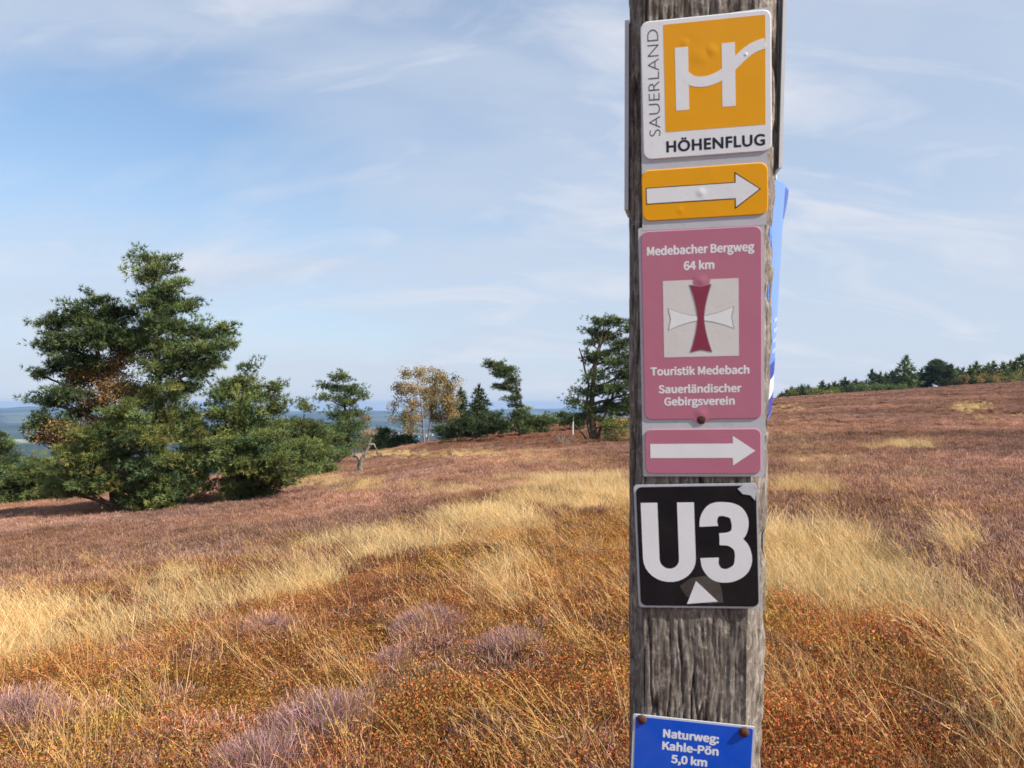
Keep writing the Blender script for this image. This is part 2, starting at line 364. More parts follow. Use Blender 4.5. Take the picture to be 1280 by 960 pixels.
def scatter(name, P, rot, scl, idx, tint, protos, label, cat_='plants'):
    me = bpy.data.meshes.new(name); n = len(P)
    me.vertices.add(n); me.vertices.foreach_set('co', P.astype(np.float32).ravel())
    for nm, ty, dat, key in (('rot', 'FLOAT_VECTOR', rot, 'vector'), ('scl', 'FLOAT', scl, 'value'), ('idx', 'INT', idx, 'value'), ('tint', 'FLOAT_COLOR', np.hstack([tint, np.ones((n, 1))]), 'color')):
        a = me.attributes.new(nm, ty, 'POINT'); a.data.foreach_set(key, np.ascontiguousarray(dat).astype(np.int32 if ty == 'INT' else np.float32).ravel())
    o = bpy.data.objects.new(name, me); COL.objects.link(o)
    ng = bpy.data.node_groups.new(name+'_nodes', 'GeometryNodeTree')
    ng.interface.new_socket('Geometry', in_out='INPUT', socket_type='NodeSocketGeometry'); ng.interface.new_socket('Geometry', in_out='OUTPUT', socket_type='NodeSocketGeometry')
    N, L = ng.nodes, ng.links
    gi = N.new('NodeGroupInput'); go = N.new('NodeGroupOutput'); iop = N.new('GeometryNodeInstanceOnPoints'); g2 = N.new('GeometryNodeGeometryToInstance')
    for pr in reversed(protos):
        oi = N.new('GeometryNodeObjectInfo'); oi.inputs['Object'].default_value = pr; L.new(oi.outputs['Geometry'], g2.inputs[0])
    def att(nm, ty):
        q = N.new('GeometryNodeInputNamedAttribute'); q.data_type = ty; q.inputs[0].default_value = nm; return [s_ for s_ in q.outputs if s_.name == 'Attribute' and s_.enabled][0]
    e2r = N.new('FunctionNodeEulerToRotation'); L.new(att('rot', 'FLOAT_VECTOR'), e2r.inputs[0])
    iop.inputs['Pick Instance'].default_value = True
    L.new(gi.outputs[0], iop.inputs['Points']); L.new(g2.outputs[0], iop.inputs['Instance'])
    L.new(att('idx', 'INT'), iop.inputs['Instance Index']); L.new(e2r.outputs[0], iop.inputs['Rotation']); L.new(att('scl', 'FLOAT'), iop.inputs['Scale'])
    L.new(iop.outputs[0], go.inputs[0])
    md = o.modifiers.new('scatter', 'NODES'); md.node_group = ng
    tag(o, label, None, None, 'stuff'); return o

def sample(N, y0, y1, cap, u0=-.95, u1=.95):
    """positions on the heath, denser near: density falls as 1/distance^2 down from cap per m2"""
    Y = y0*(y1/y0)**RNG.random(N); r = RNG.uniform(u0, u1, N); X = r*Y
    dens = N/(math.log(y1/y0)*(u1-u0))/Y**2
    keep = RNG.random(N) < np.minimum(1, cap/dens)
    X, Y = X[keep], Y[keep]
    u, D = bear(X, Y); ok = D < np.interp(u, EU, EY)+6+D*.05
    ok &= ~((np.abs(X-.17) < .25) & (np.abs(Y-.85) < .3))
    X, Y = X[ok], Y[ok]
    return X, Y, ground(X, Y)
def build_cover():
    gp = [grass_proto(i) for i in range(5)]; sp = [grass_proto(i, True) for i in range(5)]
    hp = [heather_proto(i) for i in range(4)]
    red = [(.57, .15, .05), (.62, .24, .06), (.48, .10, .04), (.60, .35, .09), (.42, .16, .05), (.44, .30, .08)]
    oli = [(.56, .22, .04), (.50, .32, .06), (.36, .33, .06), (.58, .36, .08), (.54, .22, .04), (.42, .14, .03)]
    bp = [berry_proto(0, red), berry_proto(1, red), berry_proto(2, oli), berry_proto(3, oli)]
    # grass
    X, Y, Z = sample(190000, 1.6, 262, 60); w, v = veg(X, Y)
    pr = np.clip(w['G']**1.5*1.4, 0, 1)+.26*w['O']+.19*w['R']+.02*w['H']+.03*w['D']
    k = RNG.random(len(X)) < pr; X, Y, Z, g = X[k], Y[k], Z[k], w['G'][k]
    n = len(X); sc = (.65+.6*RNG.random(n))*(.42+.62*g)*(.75+.5*fbm(X/.8, Y/.8, 2, 66))*(1-.4*sstep(10, 30, Y))*(1+np.clip((Y-60)/150, 0, .7))
    rot = np.stack([RNG.normal(0, .08, n), RNG.normal(0, .08, n), RNG.normal(0, .5, n)], 1)
    br = (.78+.62*fbm(X/1.2, Y/1.2, 3, 61))*(1+RNG.normal(0, .16, n)); warm = fbm(X/3+9, Y/3, 2, 62)
    tint = np.stack([br, br*(1.05-.16*warm), br*(1.12-.35*warm)], 1)
    scatter('grass', np.stack([X, Y, Z], 1), rot, sc, RNG.integers(0, 5, n), tint, gp, 'straw coloured dry grass growing in bands and tufts across the heath')
    # long stalks
    X, Y, Z = sample(90000, 1.6, 90, 34); w, v = veg(X, Y)
    pr = .42*w['G']+.30*w['O']+.26*w['R']+.08*w['H']*(Y < 14)+.025*w['H']+.05*w['D']
    k = RNG.random(len(X)) < pr; X, Y, Z = X[k], Y[k], Z[k]; g = w['G'][k]; n = len(X)
    sc = (.6+.5*RNG.random(n))*(.9+.15*g)*(1-.4*sstep(7, 16, Y))
    rot = np.stack([RNG.normal(0, .1, n), RNG.normal(-.12, .1, n), RNG.normal(0, .45, n)], 1)
    br = 1.12+RNG.normal(0, .1, n); tint = np.stack([br, br*(.84+.16*g), br*(.68+.3*g)], 1)
    scatter('grass_stalks', np.stack([X, Y, Z], 1), rot, sc, RNG.integers(0, 5, n), tint, sp, 'long bleached grass stalks bent to the left over the low shrubs')
    # heather
    X, Y, Z = sample(190000, 1.6, 262, 55); w, v = veg(X, Y)
    pr = np.clip(w['H']*1.2, 0, 1)+np.clip(w['D'], 0, 1)*1.0+.12*w['R']+.1*w['O']
    k = RNG.random(len(X)) < pr; X, Y, Z = X[k], Y[k], Z[k]; dk = w['D'][k]/(w['D'][k]+w['H'][k]+.01); n = len(X)
    sc = (.7+.6*RNG.random(n))*(1+np.clip((Y-30)/110, 0, 1.1))
    rot = np.stack([RNG.normal(0, .12, n), RNG.normal(0, .12, n), RNG.uniform(0, 6.3, n)], 1)
    br = (.62+.62*fbm(X/1.5, Y/1.5, 3, 71))*(.55+.9*fbm(X/4.5+8, Y/4.5, 3, 73))*(.78+.44*fbm(X/13+3, Y/13, 2, 74))*(1+RNG.normal(0, .16, n))*1.14; pk = fbm(X/4+2, Y/4, 3, 72)
    dd = np.clip(dk*1.1, 0, 1)[:, None]
    tint = np.stack([br*1.05, br*(.90+.12*pk), br*(.66+.32*pk)], 1)*(1-dd)+dd*np.stack([br*.72, br*.52, br*.36], 1)
    scatter('heather', np.stack([X, Y, Z], 1), rot, sc, RNG.integers(0, 4, n), tint, hp, 'low mauve and brown heather covering the slopes')
    # bilberry
    X, Y, Z = sample(110000, 1.6, 120, 60); w, v = veg(X, Y)
    pr = np.clip(w['R']*1.3, 0, 1)+np.clip(w['O']*1.2, 0, 1)+.25*w['D']
    k = RNG.random(len(X)) < pr; X, Y, Z = X[k], Y[k], Z[k]; rr = w['R'][k]/(w['R'][k]+w['O'][k]+.01); n = len(X)
    sc = (.6+.7*RNG.random(n)); rot = np.stack([RNG.normal(0, .12, n), RNG.normal(0, .12, n), RNG.uniform(0, 6.3, n)], 1)
    br = (.55+.9*fbm(X, Y, 3, 81)); tint = np.stack([br, br*(.8+.4*fbm(X*1.3+3, Y*1.3, 2, 82)), br], 1)
    idx = np.where(RNG.random(n) < rr, RNG.integers(0, 2, n), RNG.integers(2, 4, n))
    scatter('bilberry', np.stack([X, Y, Z], 1), rot, sc, idx, tint, bp, 'low bilberry shrubs turned red, orange and olive in the foreground')
build_cover()

# flowering heather clumps one can pick out in the foreground
PUR = [(.50, .30, .31), (.52, .28, .27), (.58, .37, .37), (.34, .18, .12), (.46, .25, .21), (.24, .17, .07)]
hc = [(500, 824, .15, .22, 'small pink purple heather clump alone left of the larger clump near the post'), (640, 806, .26, .24, 'purple heather clump nearest the left side of the post'),
      (412, 897, .24, .30, 'wide pale purple heather clump on the upper right of the bottom pair'), (335, 948, .24, .28, 'purple heather clump at the very bottom edge left of centre'),
      (545, 776, .34, .24, 'broad greyish purple heather clump farthest back in the foreground middle'), (350, 784, .34, .20, 'low purple heather clump just below the golden grass band on the left'),
      (28, 893, .3, .26, 'purple heather clump in the lower left corner')]
for (px, py, r, h, lab) in hc:
    Yc = 6.0
    for _ in range(30):
        x_ = (px-640)/F*Yc; row = 505+1000*(EYE-g1(x_, Yc)-h*.5)/Yc; Yc *= 1+(row-py)/(py-500)*.5
    r *= 1.15; h *= 1.05; nC = int(1500*(r/.24)**2)
    o = heather_proto(0, nC, r, h, PUR, M_CLUMP, .0030, True, 'heather_clump'); o.location = (x_, Yc, g1(x_, Yc)); tag(o, lab, 'heather', 'flowering heather clumps in the foreground')

# ------------------------------------------------------------------ trees
def tube(pts, rads, sides=7, cap=True):
    pts = np.array(pts, float); n = len(pts); V = []; Fq = []
    t = np.gradient(pts, axis=0); t = unit(t)
    ref = np.array([0.3, 1., .1]); 
    for i in range(n):
        a = unit(np.cross(t[i], ref)); b_ = np.cross(t[i], a)
        q = np.arange(sides)/sides*2*math.pi
        V.append(pts[i]+rads[i]*(np.cos(q)[:, None]*a+np.sin(q)[:, None]*b_))
    V = np.vstack(V)
    for i in range(n-1):
        k = np.arange(sides); k2 = (k+1) % sides
        Fq.append(np.stack([i*sides+k, i*sides+k2, (i+1)*sides+k2, (i+1)*sides+k], 1))
    Fq = np.vstack(Fq)
    if cap:
        V = np.vstack([V, pts[-1]]); k = np.arange(sides); e = len(V)-1
        Fq = np.vstack([Fq, np.stack([(n-1)*sides+k, (n-1)*sides+(k+1) % sides, np.full(sides, e), np.full(sides, e)], 1)])
    return V, Fq
def tubes_obj(name, tl, mat, parent, base):
    V, Fc, k = [], [], 0
    for v, f in tl:
        V.append(v); Fc += [tuple(dict.fromkeys((r+k).tolist())) for r in f]; k += len(v)
    return mesh_obj(name, np.vstack(V)-base, Fc, mat, parent, smooth=True)
def wobble(a, b_, n, amp, rng):
    t = np.linspace(0, 1, n)[:, None]; p_ = a*(1-t)+b_*t
    w_ = np.cumsum(rng.normal(0, amp, (n, 3)), 0); w_ -= w_[:1]; w_ -= t*w_[-1:]
    return p_+w_
def needles(P, D, size, cols, k=9, rng=RNG, wf=.12):
    n = len(P); PP = np.repeat(P, k, 0); DD = unit(np.repeat(D, k, 0)+rng.normal(0, .62, (n*k, 3)))
    L = size*rng.uniform(.6, 1.15, n*k)[:, None]; sd_ = unit(np.cross(DD, rng.normal(size=(n*k, 3))))*size*wf*.5
    st = PP+DD*L*.08
    V = np.stack([st-sd_, st+sd_, PP+DD*L], 1).reshape(-1, 3)
    return V, np.arange(n*k*3).reshape(-1, 3), np.repeat(np.repeat(cols, k, 0)*rng.uniform(.8, 1.2, (n*k, 1)), 3, 0)
PINE = [(.125, .165, .055), (.145, .190, .062), (.095, .135, .050), (.185, .215, .07), (.105, .155, .065)]
OLIVE = [(.18, .20, .055), (.22, .225, .065), (.13, .165, .05), (.26, .24, .07)]
DARK = [(.060, .085, .036), (.075, .10, .040), (.09, .12, .046)]
BIRCH = [(.36, .27, .12), (.40, .28, .12), (.26, .24, .10), (.42, .29, .12), (.24, .19, .09)]
RUST = [(.33, .18, .075), (.28, .20, .075), (.22, .205, .07), (.34, .21, .085)]
def lobe_tree(name, Y, trunk, lobes, label, cat_='tree', pal=PINE, kind='needle', dens=1.0, tsize=.15, tr=.16, bark=None, group=None, seed=1, flat=.5, pad=.30, extra=(), upb=.35):
    """trunk: list of (px,py[,dY]) from the foot up; lobes: (px,py,rpx[,ry_px][,dY[,pal]]) foliage masses hung on branches"""
    rng = np.random.default_rng(seed)
    Y = solveY(trunk[0][0], trunk[0][1], Y)
    sc = Y/F
    f = foot(trunk[0][0], Y); 
    tp = [np.array([f[0], f[1], f[2]-.15])]
    for q in trunk[1:]:
        tp.append(at(q[0], q[1], Y+(q[2] if len(q) > 2 else 0)))
    tp = np.array(tp)
    s_ = np.r_[0, np.cumsum(np.linalg.norm(np.diff(tp, axis=0), axis=1))]
    m = max(8, int(s_[-1]/.35)); ss = np.linspace(0, s_[-1], m)
    T = np.stack([np.interp(ss, s_, tp[:, i]) for i in range(3)], 1)
    w_ = np.cumsum(rng.normal(0, .012*tr/.16*(1+Y/60), (m, 3)), 0); w_[0] = 0; T[1:] += w_[1:]*.6
    rad_ = tr*(1-.86*(ss/s_[-1])**.9); rad_[0] *= 1.35
    tl = [tube(T, rad_, 9)]
    for (pts, r0) in extra:
        pp = np.array([at(*q) if len(q) == 3 else at(q[0], q[1], Y) for q in pts]); 
        q_ = np.vstack([wobble(pp[i], pp[i+1], 5, .012*Y/40, rng)[:-1] for i in range(len(pp)-1)]+[pp[-1:]])
        tl.append(tube(q_, np.linspace(r0, r0*.25, len(q_)), 6))
    Ps, Ds, Cs = [], [], []
    for lb in lobes:
        px, py, rx = lb[0], lb[1], lb[2]; ry = lb[3] if len(lb) > 3 and lb[3] else rx*.8; dY = lb[4] if len(lb) > 4 else rng.uniform(-.6, .6)*rx*sc
        lp = lb[5] if len(lb) > 5 else pal
        c = at(px, py, Y+dY); ax, az = rx*sc, ry*sc; ay = (ax+az)/2*.9
        # limb from trunk to lobe
        low = c[2]-.35*np.linalg.norm(T[:, :2]-c[:2], axis=1).min()-.2
        j = int(np.argmin(np.abs(T[:, 2]-low)+np.linalg.norm(T[:, :2]-c[:2], axis=1)*.3))
        nb_ = 7; L = wobble(T[j], c, nb_, .05*np.linalg.norm(c-T[j])/2.5, rng)
        r0 = min(rad_[j]*.62, .022+.028*np.linalg.norm(c-T[j])*tr/.16)
        tl.append(tube(L, np.linspace(r0, r0*.35, nb_), 5))
        npad = max(4, int(dens*3.2*(ax*az+ax*ay)/2/(pad*pad*.5)))
        q = unit(rng.normal(size=(npad, 3)))*(rng.random((npad, 1))**.45)*rng.uniform(.62, 1.38 if kind == 'needle' else 1.75, (npad, 1))
        pc = c+q*np.array([ax, ay, az])
        outd = unit(pc-c+1e-3)
        for k in range(npad):
            if rng.random() < .6: tl.append(tube(wobble(L[rng.integers(2, nb_)], pc[k], 3, .02, rng), [r0*.3, r0*.22, .004], 4, False))
            nt = int((32 if tsize < .16 else 26)*(rng.uniform(.7, 1.3))); psz = pad*rng.uniform(.7, 1.25)
            e = unit(rng.normal(size=(nt, 3)))*(rng.random((nt, 1))**.4)
            off = e*np.array([psz, psz, psz*flat])
            if kind == 'needle': hd = unit(outd[k]*np.array([1, 1, .35])+np.array([0, 0, .12])); off = off*.85+hd*(e@hd)[:, None]*psz*.8
            Ps.append(pc[k]+off); Ds.append(unit(e*.8+outd[k]*.5+np.array([0, 0, upb])))
            base_c = pick(lp, 1, rng, .26)*1.02*np.array([1, 1, 1])
            Cs.append(np.clip(base_c*(1+rng.normal(0, .14, (nt, 1))), .004, 1))
    P = np.vstack(Ps); D = np.vstack(Ds); C = np.vstack(Cs)
    root = empty(name, tuple(f), label, cat_, group)
    tubes_obj('trunk', tl, bark or M_BARK, root, f)
    if kind == 'needle': V, Fc, CC_ = needles(P, D, tsize, C, 9, rng)
    else:
        k = 4; PP = np.repeat(P, k, 0)+rng.normal(0, tsize*.9, (len(P)*k, 3)); V, Fc, CC_ = leaf_cloud(PP, rng.uniform(.6, 1.2, len(PP))*tsize*.42, np.repeat(C, k, 0)*rng.uniform(.75, 1.25, (len(PP), 1)), rng)
    mesh_obj('crown', V-f, Fc, M_NEEDLE if kind == 'needle' else M_LEAF, root, col=CC_)
    return root

def solveY(px, row, Y0):
    """distance along a bearing at which the ground lies at that height below eye level (near Y0 if it never does)"""
    ys = np.linspace(Y0*.7, min(Y0*1.25, np.interp(px, EU, EY)+4 if Y0 < 130 else 1e9), 160); x_ = (px-640)/F*ys
    rw = 505+F*(EYE-ground(x_, ys))/ys; c = np.abs(rw-row)+np.abs(ys-Y0)/Y0*2
    return float(ys[int(np.argmin(c))])
G1 = 'trees on the edge of the heath'
# --- big group on the left
lobe_tree('pine_tree', 25, [(206, 640), (200, 560), (197, 490), (196, 420), (192, 360), (186, 325)],
  [(178, 322, 8, 12), (207, 330, 9, 12), (190, 345, 20, 16), (212, 358, 18, 14), (185, 372, 18, 14), (205, 385, 24, 16), (232, 384, 20, 10), (190, 402, 22, 14), (222, 408, 30, 14), (255, 418, 18, 8),
   (274, 410, 17, 9), (255, 437, 26, 13), (283, 432, 10, 8), (225, 440, 28, 16), (190, 432, 26, 14), (200, 462, 30, 12), (245, 462, 28, 12), (270, 452, 14, 9), (232, 482, 22, 8), (168, 420, 16, 12, 1.0)],
  'tallest pine in the left group with a broken pointed top above the others', 'pine', seed=3, tr=.19, dens=1.0, pad=.27, group=G1)
lobe_tree('pine_tree', 26, [(150, 640), (140, 560), (128, 480), (118, 420), (110, 385)],
  [(112, 378, 22, 10), (140, 392, 26, 14), (98, 396, 28, 14), (70, 405, 22, 12), (120, 418, 34, 18), (80, 430, 28, 14), (52, 430, 9, 8), (150, 425, 22, 18), (110, 448, 30, 14), (70, 458, 20, 9), (50, 468, 10, 5), (92, 470, 26, 10), (60, 500, 26, 7), (85, 492, 22, 7), (48, 523, 14, 7), (70, 530, 26, 9), (52, 548, 8, 4), (95, 515, 20, 9)],
  'broad dark pine with a rounded crown on the left of the tallest pine', 'pine', seed=4, tr=.2, dens=1.1, pad=.28, pal=DARK+PINE[:3], group=G1)
lobe_tree('birch_tree', 24.4, [(172, 640), (160, 580), (146, 520), (140, 470)],
  [(160, 445, 22, 12), (135, 462, 26, 14), (110, 470, 24, 10), (90, 485, 14, 7), (150, 490, 28, 16), (118, 500, 18, 10), (85, 540, 26, 12), (105, 555, 26, 14), (75, 560, 12, 10), (130, 530, 22, 14), (185, 500, 18, 14)],
  'autumn birch with rusty orange leaves in front of the left pines', 'birch', pal=RUST, kind='leaf', dens=1.8, tsize=.085, tr=.07, bark=M_PALEBARK, seed=5, pad=.3, group=G1)
lobe_tree('pine_tree', 23.6, [(203, 642), (200, 600), (192, 560), (185, 520)],
  [(185, 495, 24, 16), (160, 520, 26, 18), (210, 520, 26, 18), (185, 545, 32, 20), (230, 545, 24, 18), (145, 555, 24, 16), (160, 580, 30, 18), (205, 580, 36, 20), (238, 580, 22, 18), (120, 575, 24, 14), (100, 598, 28, 12), (140, 605, 24, 10), (185, 610, 30, 14), (225, 610, 30, 14), (175, 628, 26, 10), (205, 632, 24, 8), (82, 585, 14, 10), (120, 545, 26, 14), (150, 530, 24, 14), (100, 570, 30, 14), (250, 560, 16, 22), (235, 520, 18, 16), (215, 495, 16, 12), (110, 600, 36, 12, 1), (165, 600, 36, 14), (245, 590, 18, 18), (90, 610, 30, 10)],
  'bushy olive green pine branching down to the ground in the left group', 'pine', pal=OLIVE+PINE, seed=6, tr=.14, dens=1.0, pad=.26, group=G1, extra=[([(128, 637), (112, 612), (108, 600)], .05)])
lobe_tree('pine_tree', 26, [(300, 628), (302, 580), (304, 520), (308, 470)],
  [(310, 460, 8, 10), (300, 478, 18, 9), (340, 484, 10, 10), (318, 492, 28, 10), (282, 490, 24, 10), (300, 510, 32, 13), (340, 512, 20, 10), (270, 515, 18, 10), (320, 535, 34, 13), (280, 540, 24, 13), (352, 540, 16, 12), (300, 560, 36, 14), (340, 565, 28, 14), (275, 575, 20, 14), (318, 588, 36, 12), (350, 590, 22, 11), (330, 606, 26, 7), (290, 600, 14, 8), (300, 580, 30, 12, -1), (335, 575, 34, 12, -1), (282, 556, 22, 12, -1), (352, 590, 26, 10, -1), (320, 548, 28, 10, -1), (300, 612, 24, 9, -.5), (322, 614, 22, 7, .5), (365, 560, 24, 12, -.5), (370, 585, 26, 12, 0), (258, 575, 16, 10, 0), (262, 550, 14, 10, 0)],
  'spreading green pine right of the tallest pine, branching close to the ground', 'pine', seed=7, tr=.15, dens=1.0, pad=.27, pal=PINE+OLIVE[:2], group=G1)
lobe_tree('pine_tree', 33, [(378, 598), (380, 560), (380, 520)],
  [(380, 508, 8, 9), (372, 530, 18, 10), (392, 538, 14, 10), (370, 552, 22, 12), (398, 560, 16, 10), (375, 575, 24, 12), (362, 590, 16, 8), (385, 590, 20, 8), (395, 575, 20, 12), (372, 560, 24, 14), (400, 545, 14, 10), (405, 588, 18, 9), (355, 575, 22, 14), (385, 565, 30, 14), (360, 545, 16, 10)],
  'small young pine at the right end of the left group', 'pine', seed=8, tr=.09, dens=1.0, pad=.25, pal=PINE+OLIVE[:2], group=G1)
lobe_tree('pine_bush', 27, [(40, 625), (42, 600), (44, 580)],
  [(40, 580, 20, 10), (60, 590, 24, 14), (20, 595, 24, 14), (45, 605, 30, 14), (75, 605, 24, 14), (8, 615, 22, 12), (40, 622, 34, 11), (80, 622, 24, 10), (-20, 625, 30, 12), (20, 605, 30, 14), (60, 610, 36, 14), (95, 598, 26, 14), (100, 620, 26, 9), (0, 628, 30, 9)],
  'low bright green pine bush left of the big trees, below the valley view', 'bush', pal=PINE+OLIVE[:2], seed=9, tr=.09, dens=1.0, pad=.26, group=G1, extra=[([(54, 606), (50, 590), (46, 575)], .035), ([(50, 606), (45, 592), (43, 588)], .03)])
lobe_tree('pine_tree', 36, [(2, 622), (3, 580), (0, 550)],
  [(0, 545, 14, 9), (8, 560, 14, 10), (-10, 560, 22, 12), (5, 578, 16, 10), (-15, 585, 20, 10)],
  'dark pine cut by the left edge of the view', 'pine', pal=DARK+PINE[:2], seed=10, tr=.1, dens=1.0, pad=.28, group=G1)
# --- middle distance
lobe_tree('pine_tree', 52, [(436, 575), (434, 540), (432, 500), (430, 478)],
  [(427, 472, 11, 7), (420, 484, 16, 8), (440, 488, 14, 9), (405, 497, 11, 4), (452, 496, 7, 8), (430, 502, 18, 9), (428, 518, 18, 9), (448, 516, 10, 9), (436, 535, 22, 10), (415, 538, 14, 9), (432, 552, 22, 9)],
  'middle distance pine with a flat windswept crown right of the left group', 'pine', seed=11, tr=.18, dens=1.0, tsize=.2, pad=.36, group=G1)
lobe_tree('shrub', 50, [(456, 572), (456, 550)], [(456, 525, 8, 10), (460, 540, 9, 10), (452, 555, 10, 10)],
  'thin rusty orange shrub at the right foot of the windswept pine', 'shrub', pal=RUST, kind='leaf', tsize=.09, tr=.04, seed=12, pad=.3, dens=.7, group=G1)
lobe_tree('pine_bush', 47, [(408, 582), (408, 566)], [(405, 540, 12, 9), (415, 552, 18, 10), (400, 560, 16, 10), (408, 572, 18, 8), (425, 565, 12, 7)],
  'dense pine bush between the left group and the dead snag', 'bush', seed=13, tr=.08, tsize=.19, pad=.34, group=G1)
lobe_tree('conifer_bush', 72, [(478, 568), (479, 550), (480, 540)], [(480, 540, 11, 7), (470, 550, 12, 6), (490, 553, 13, 6), (505, 548, 13, 6), (465, 560, 12, 5), (515, 556, 10, 5), (495, 560, 14, 4)],
  'low dark conifer bush behind the dead snag', 'bush', pal=DARK+PINE[:2], seed=14, tr=.1, tsize=.28, pad=.42, group=G1)
lobe_tree('birch_tree', 68, [(531, 556), (529, 530), (526, 500), (520, 470)],
  [(510, 470, 9, 8), (525, 466, 8, 7), (500, 485, 9, 8), (515, 488, 13, 9), (497, 503, 7, 8), (512, 508, 12, 9), (505, 524, 12, 8), (522, 526, 10, 8), (516, 538, 8, 6)],
  'sparse yellow birch, the left one of the pair of autumn birches', 'birch', pal=BIRCH, kind='leaf', dens=.55, tsize=.19, tr=.1, bark=M_PALEBARK, seed=15, pad=.4, group=G1)
lobe_tree('birch_tree', 69, [(534, 556), (537, 530), (542, 500), (545, 470)],
  [(545, 472, 13, 8), (560, 482, 13, 9), (540, 488, 13, 9), (558, 498, 16, 10), (540, 507, 12, 8), (563, 512, 12, 9), (548, 521, 14, 8), (566, 525, 8, 6)],
  'fuller golden birch, the right one of the pair of autumn birches', 'birch', pal=BIRCH, kind='leaf', dens=.8, tsize=.19, tr=.1, bark=M_PALEBARK, seed=16, pad=.4, group=G1)
def spruce(px, Y, top, w_px, label=None, group=None, pal=DARK, seed=1, base_row=None, name='spruce_tree', ts=None):
    rng = np.random.default_rng(seed); f = foot(px, Y); t_ = at(px, top, Y); H = t_[2]-f[2]; wr = w_px*Y/F; ts = ts or max(.14, Y*.0045)
    Ps, Ds = [], []; tl = [tube(np.array([f+[0, 0, -.1], f+[0, 0, H*.5], f+[0, 0, H*.99]]), [H*.025, H*.015, .01], 6)]
    nl = max(7, int(H/ts*1.1))
    for i in range(nl):
        q = (i+.5)/nl; z_ = H*(.06+.94*q); r = wr*(1-q)**.8*rng.uniform(.8, 1.1)+ts*.3; nb_ = max(4, int(5+r/ts*2.2))
        for k in range(nb_):
            a_ = rng.uniform(0, 6.28); rr = r*rng.uniform(.75, 1.15); L = np.linspace(.15, 1, max(2, int(rr/ts*1.8)))
            P = np.stack([rr*L*math.cos(a_), rr*L*math.sin(a_), z_-rr*L*.25+ts*.2*rng.normal(size=len(L))], 1)
            Ps.append(P); Ds.append(np.tile([math.cos(a_)*.9, math.sin(a_)*.9, .15], (len(L), 1)))
            if H > 4 and k % 2 == 0 and Y < 120: tl.append(tube(np.array([f+[0, 0, z_], f+P[-1]]), [.03, .008], 4, False))
    P = np.vstack(Ps)+f; D = np.vstack(Ds); P = np.vstack([P, np.repeat(t_[None], 4, 0)+rng.normal(0, ts*.1, (4, 3))]); D = np.vstack([D, np.tile([0, 0, 2.5], (4, 1))])
    root = empty(name, tuple(f), label, 'spruce', group)
    tubes_obj('trunk', tl, M_BARK, root, f)
    V, Fc, C = needles(P, D, ts*1.5, pick(pal, len(P), rng, .2), 6, rng, .22)
    mesh_obj('crown', V-f, Fc, M_NEEDLE, root, col=C); return root
spruce(576, 74, 488, 20, 'dark spruce half hidden behind the golden birch', G1, seed=21)
spruce(599, 78, 485, 24, 'pointed dark spruce standing between the golden birch and the leaning pine', G1, seed=22)
lobe_tree('conifer_bush', 76, [(572, 556), (572, 545)], [(560, 540, 14, 8), (578, 530, 14, 10), (590, 540, 14, 8), (612, 525, 16, 8), (630, 532, 14, 7), (606, 538, 16, 6)],
  'dark spreading conifer bush at the foot of the pointed spruce', 'bush', pal=DARK, seed=23, tr=.1, tsize=.28, pad=.42, group=G1)
lobe_tree('pine_tree', 80, [(657, 545), (655, 520), (649, 495), (643, 475), (634, 464)],
  [(612, 456, 7, 4), (624, 461, 12, 6), (635, 464, 10, 6), (625, 470, 9, 4), (640, 474, 8, 5), (628, 485, 10, 4), (643, 487, 7, 5), (638, 498, 9, 4), (646, 506, 6, 4)],
  'tall bent pine leaning to the left with its crown swept sideways', 'pine', pal=DARK+PINE[:3], seed=24, tr=.16, tsize=.26, pad=.36, group=G1, extra=[([(650, 545), (647, 515), (641, 492)], .12)])
lobe_tree('pine_bush', 82, [(668, 545), (668, 530)], [(645, 522, 10, 8), (655, 515, 9, 7), (666, 524, 13, 7), (650, 535, 14, 6), (678, 527, 10, 7), (672, 536, 12, 5), (688, 526, 9, 6), (636, 535, 10, 5)],
  'green pine bush right beneath the leaning pine', 'bush', seed=25, tr=.1, tsize=.26, pad=.4, group=G1)
lobe_tree('pine_bush', 90, [(712, 540), (712, 530)], [(704, 520, 10, 5), (716, 526, 12, 5), (700, 529, 8, 3), (725, 530, 10, 4)],
  'low dark pine bush left of the tall dark pine', 'bush', seed=26, tr=.1, pal=DARK, tsize=.28, pad=.42, group=G1)
lobe_tree('pine_tree', 50, [(742, 554), (741, 520), (743, 480), (748, 440), (756, 405)],
  [(748, 402, 12, 8), (768, 402, 16, 9), (790, 412, 16, 12), (742, 415, 12, 6), (758, 422, 18, 10), (738, 430, 10, 4), (778, 432, 18, 12), (750, 445, 18, 9), (735, 450, 10, 5), (770, 455, 22, 12), (745, 468, 14, 8), (724, 488, 12, 6), (745, 488, 16, 9), (768, 485, 20, 12), (720, 502, 12, 5), (738, 508, 18, 8), (762, 510, 20, 10), (728, 520, 16, 5), (785, 470, 18, 20), (785, 505, 18, 14), (765, 530, 20, 8), (800, 440, 14, 22), (800, 490, 14, 20)],
  'tall dark pine with bare forked stems directly left of the signpost', 'pine', pal=DARK+PINE[:3], seed=27, tr=.2, tsize=.18, pad=.33, dens=.95, group=G1,
  extra=[([(740, 552), (733, 520), (736, 480), (728, 448), (724, 436)], .09), ([(736, 552), (728, 542), (718, 530)], .07), ([(745, 552), (752, 530), (764, 500), (770, 470)], .10), ([(736, 470), (752, 430), (764, 408)], .05)])
lobe_tree('shrub', 48, [(772, 556), (772, 545)], [(768, 528, 12, 8), (776, 540, 14, 8), (764, 545, 10, 6)],
  'olive yellow shrub at the foot of the dark pine, touching the post edge', 'shrub', pal=OLIVE+BIRCH[:2], kind='leaf', tsize=.1, tr=.04, seed=28, pad=.32, group=G1)

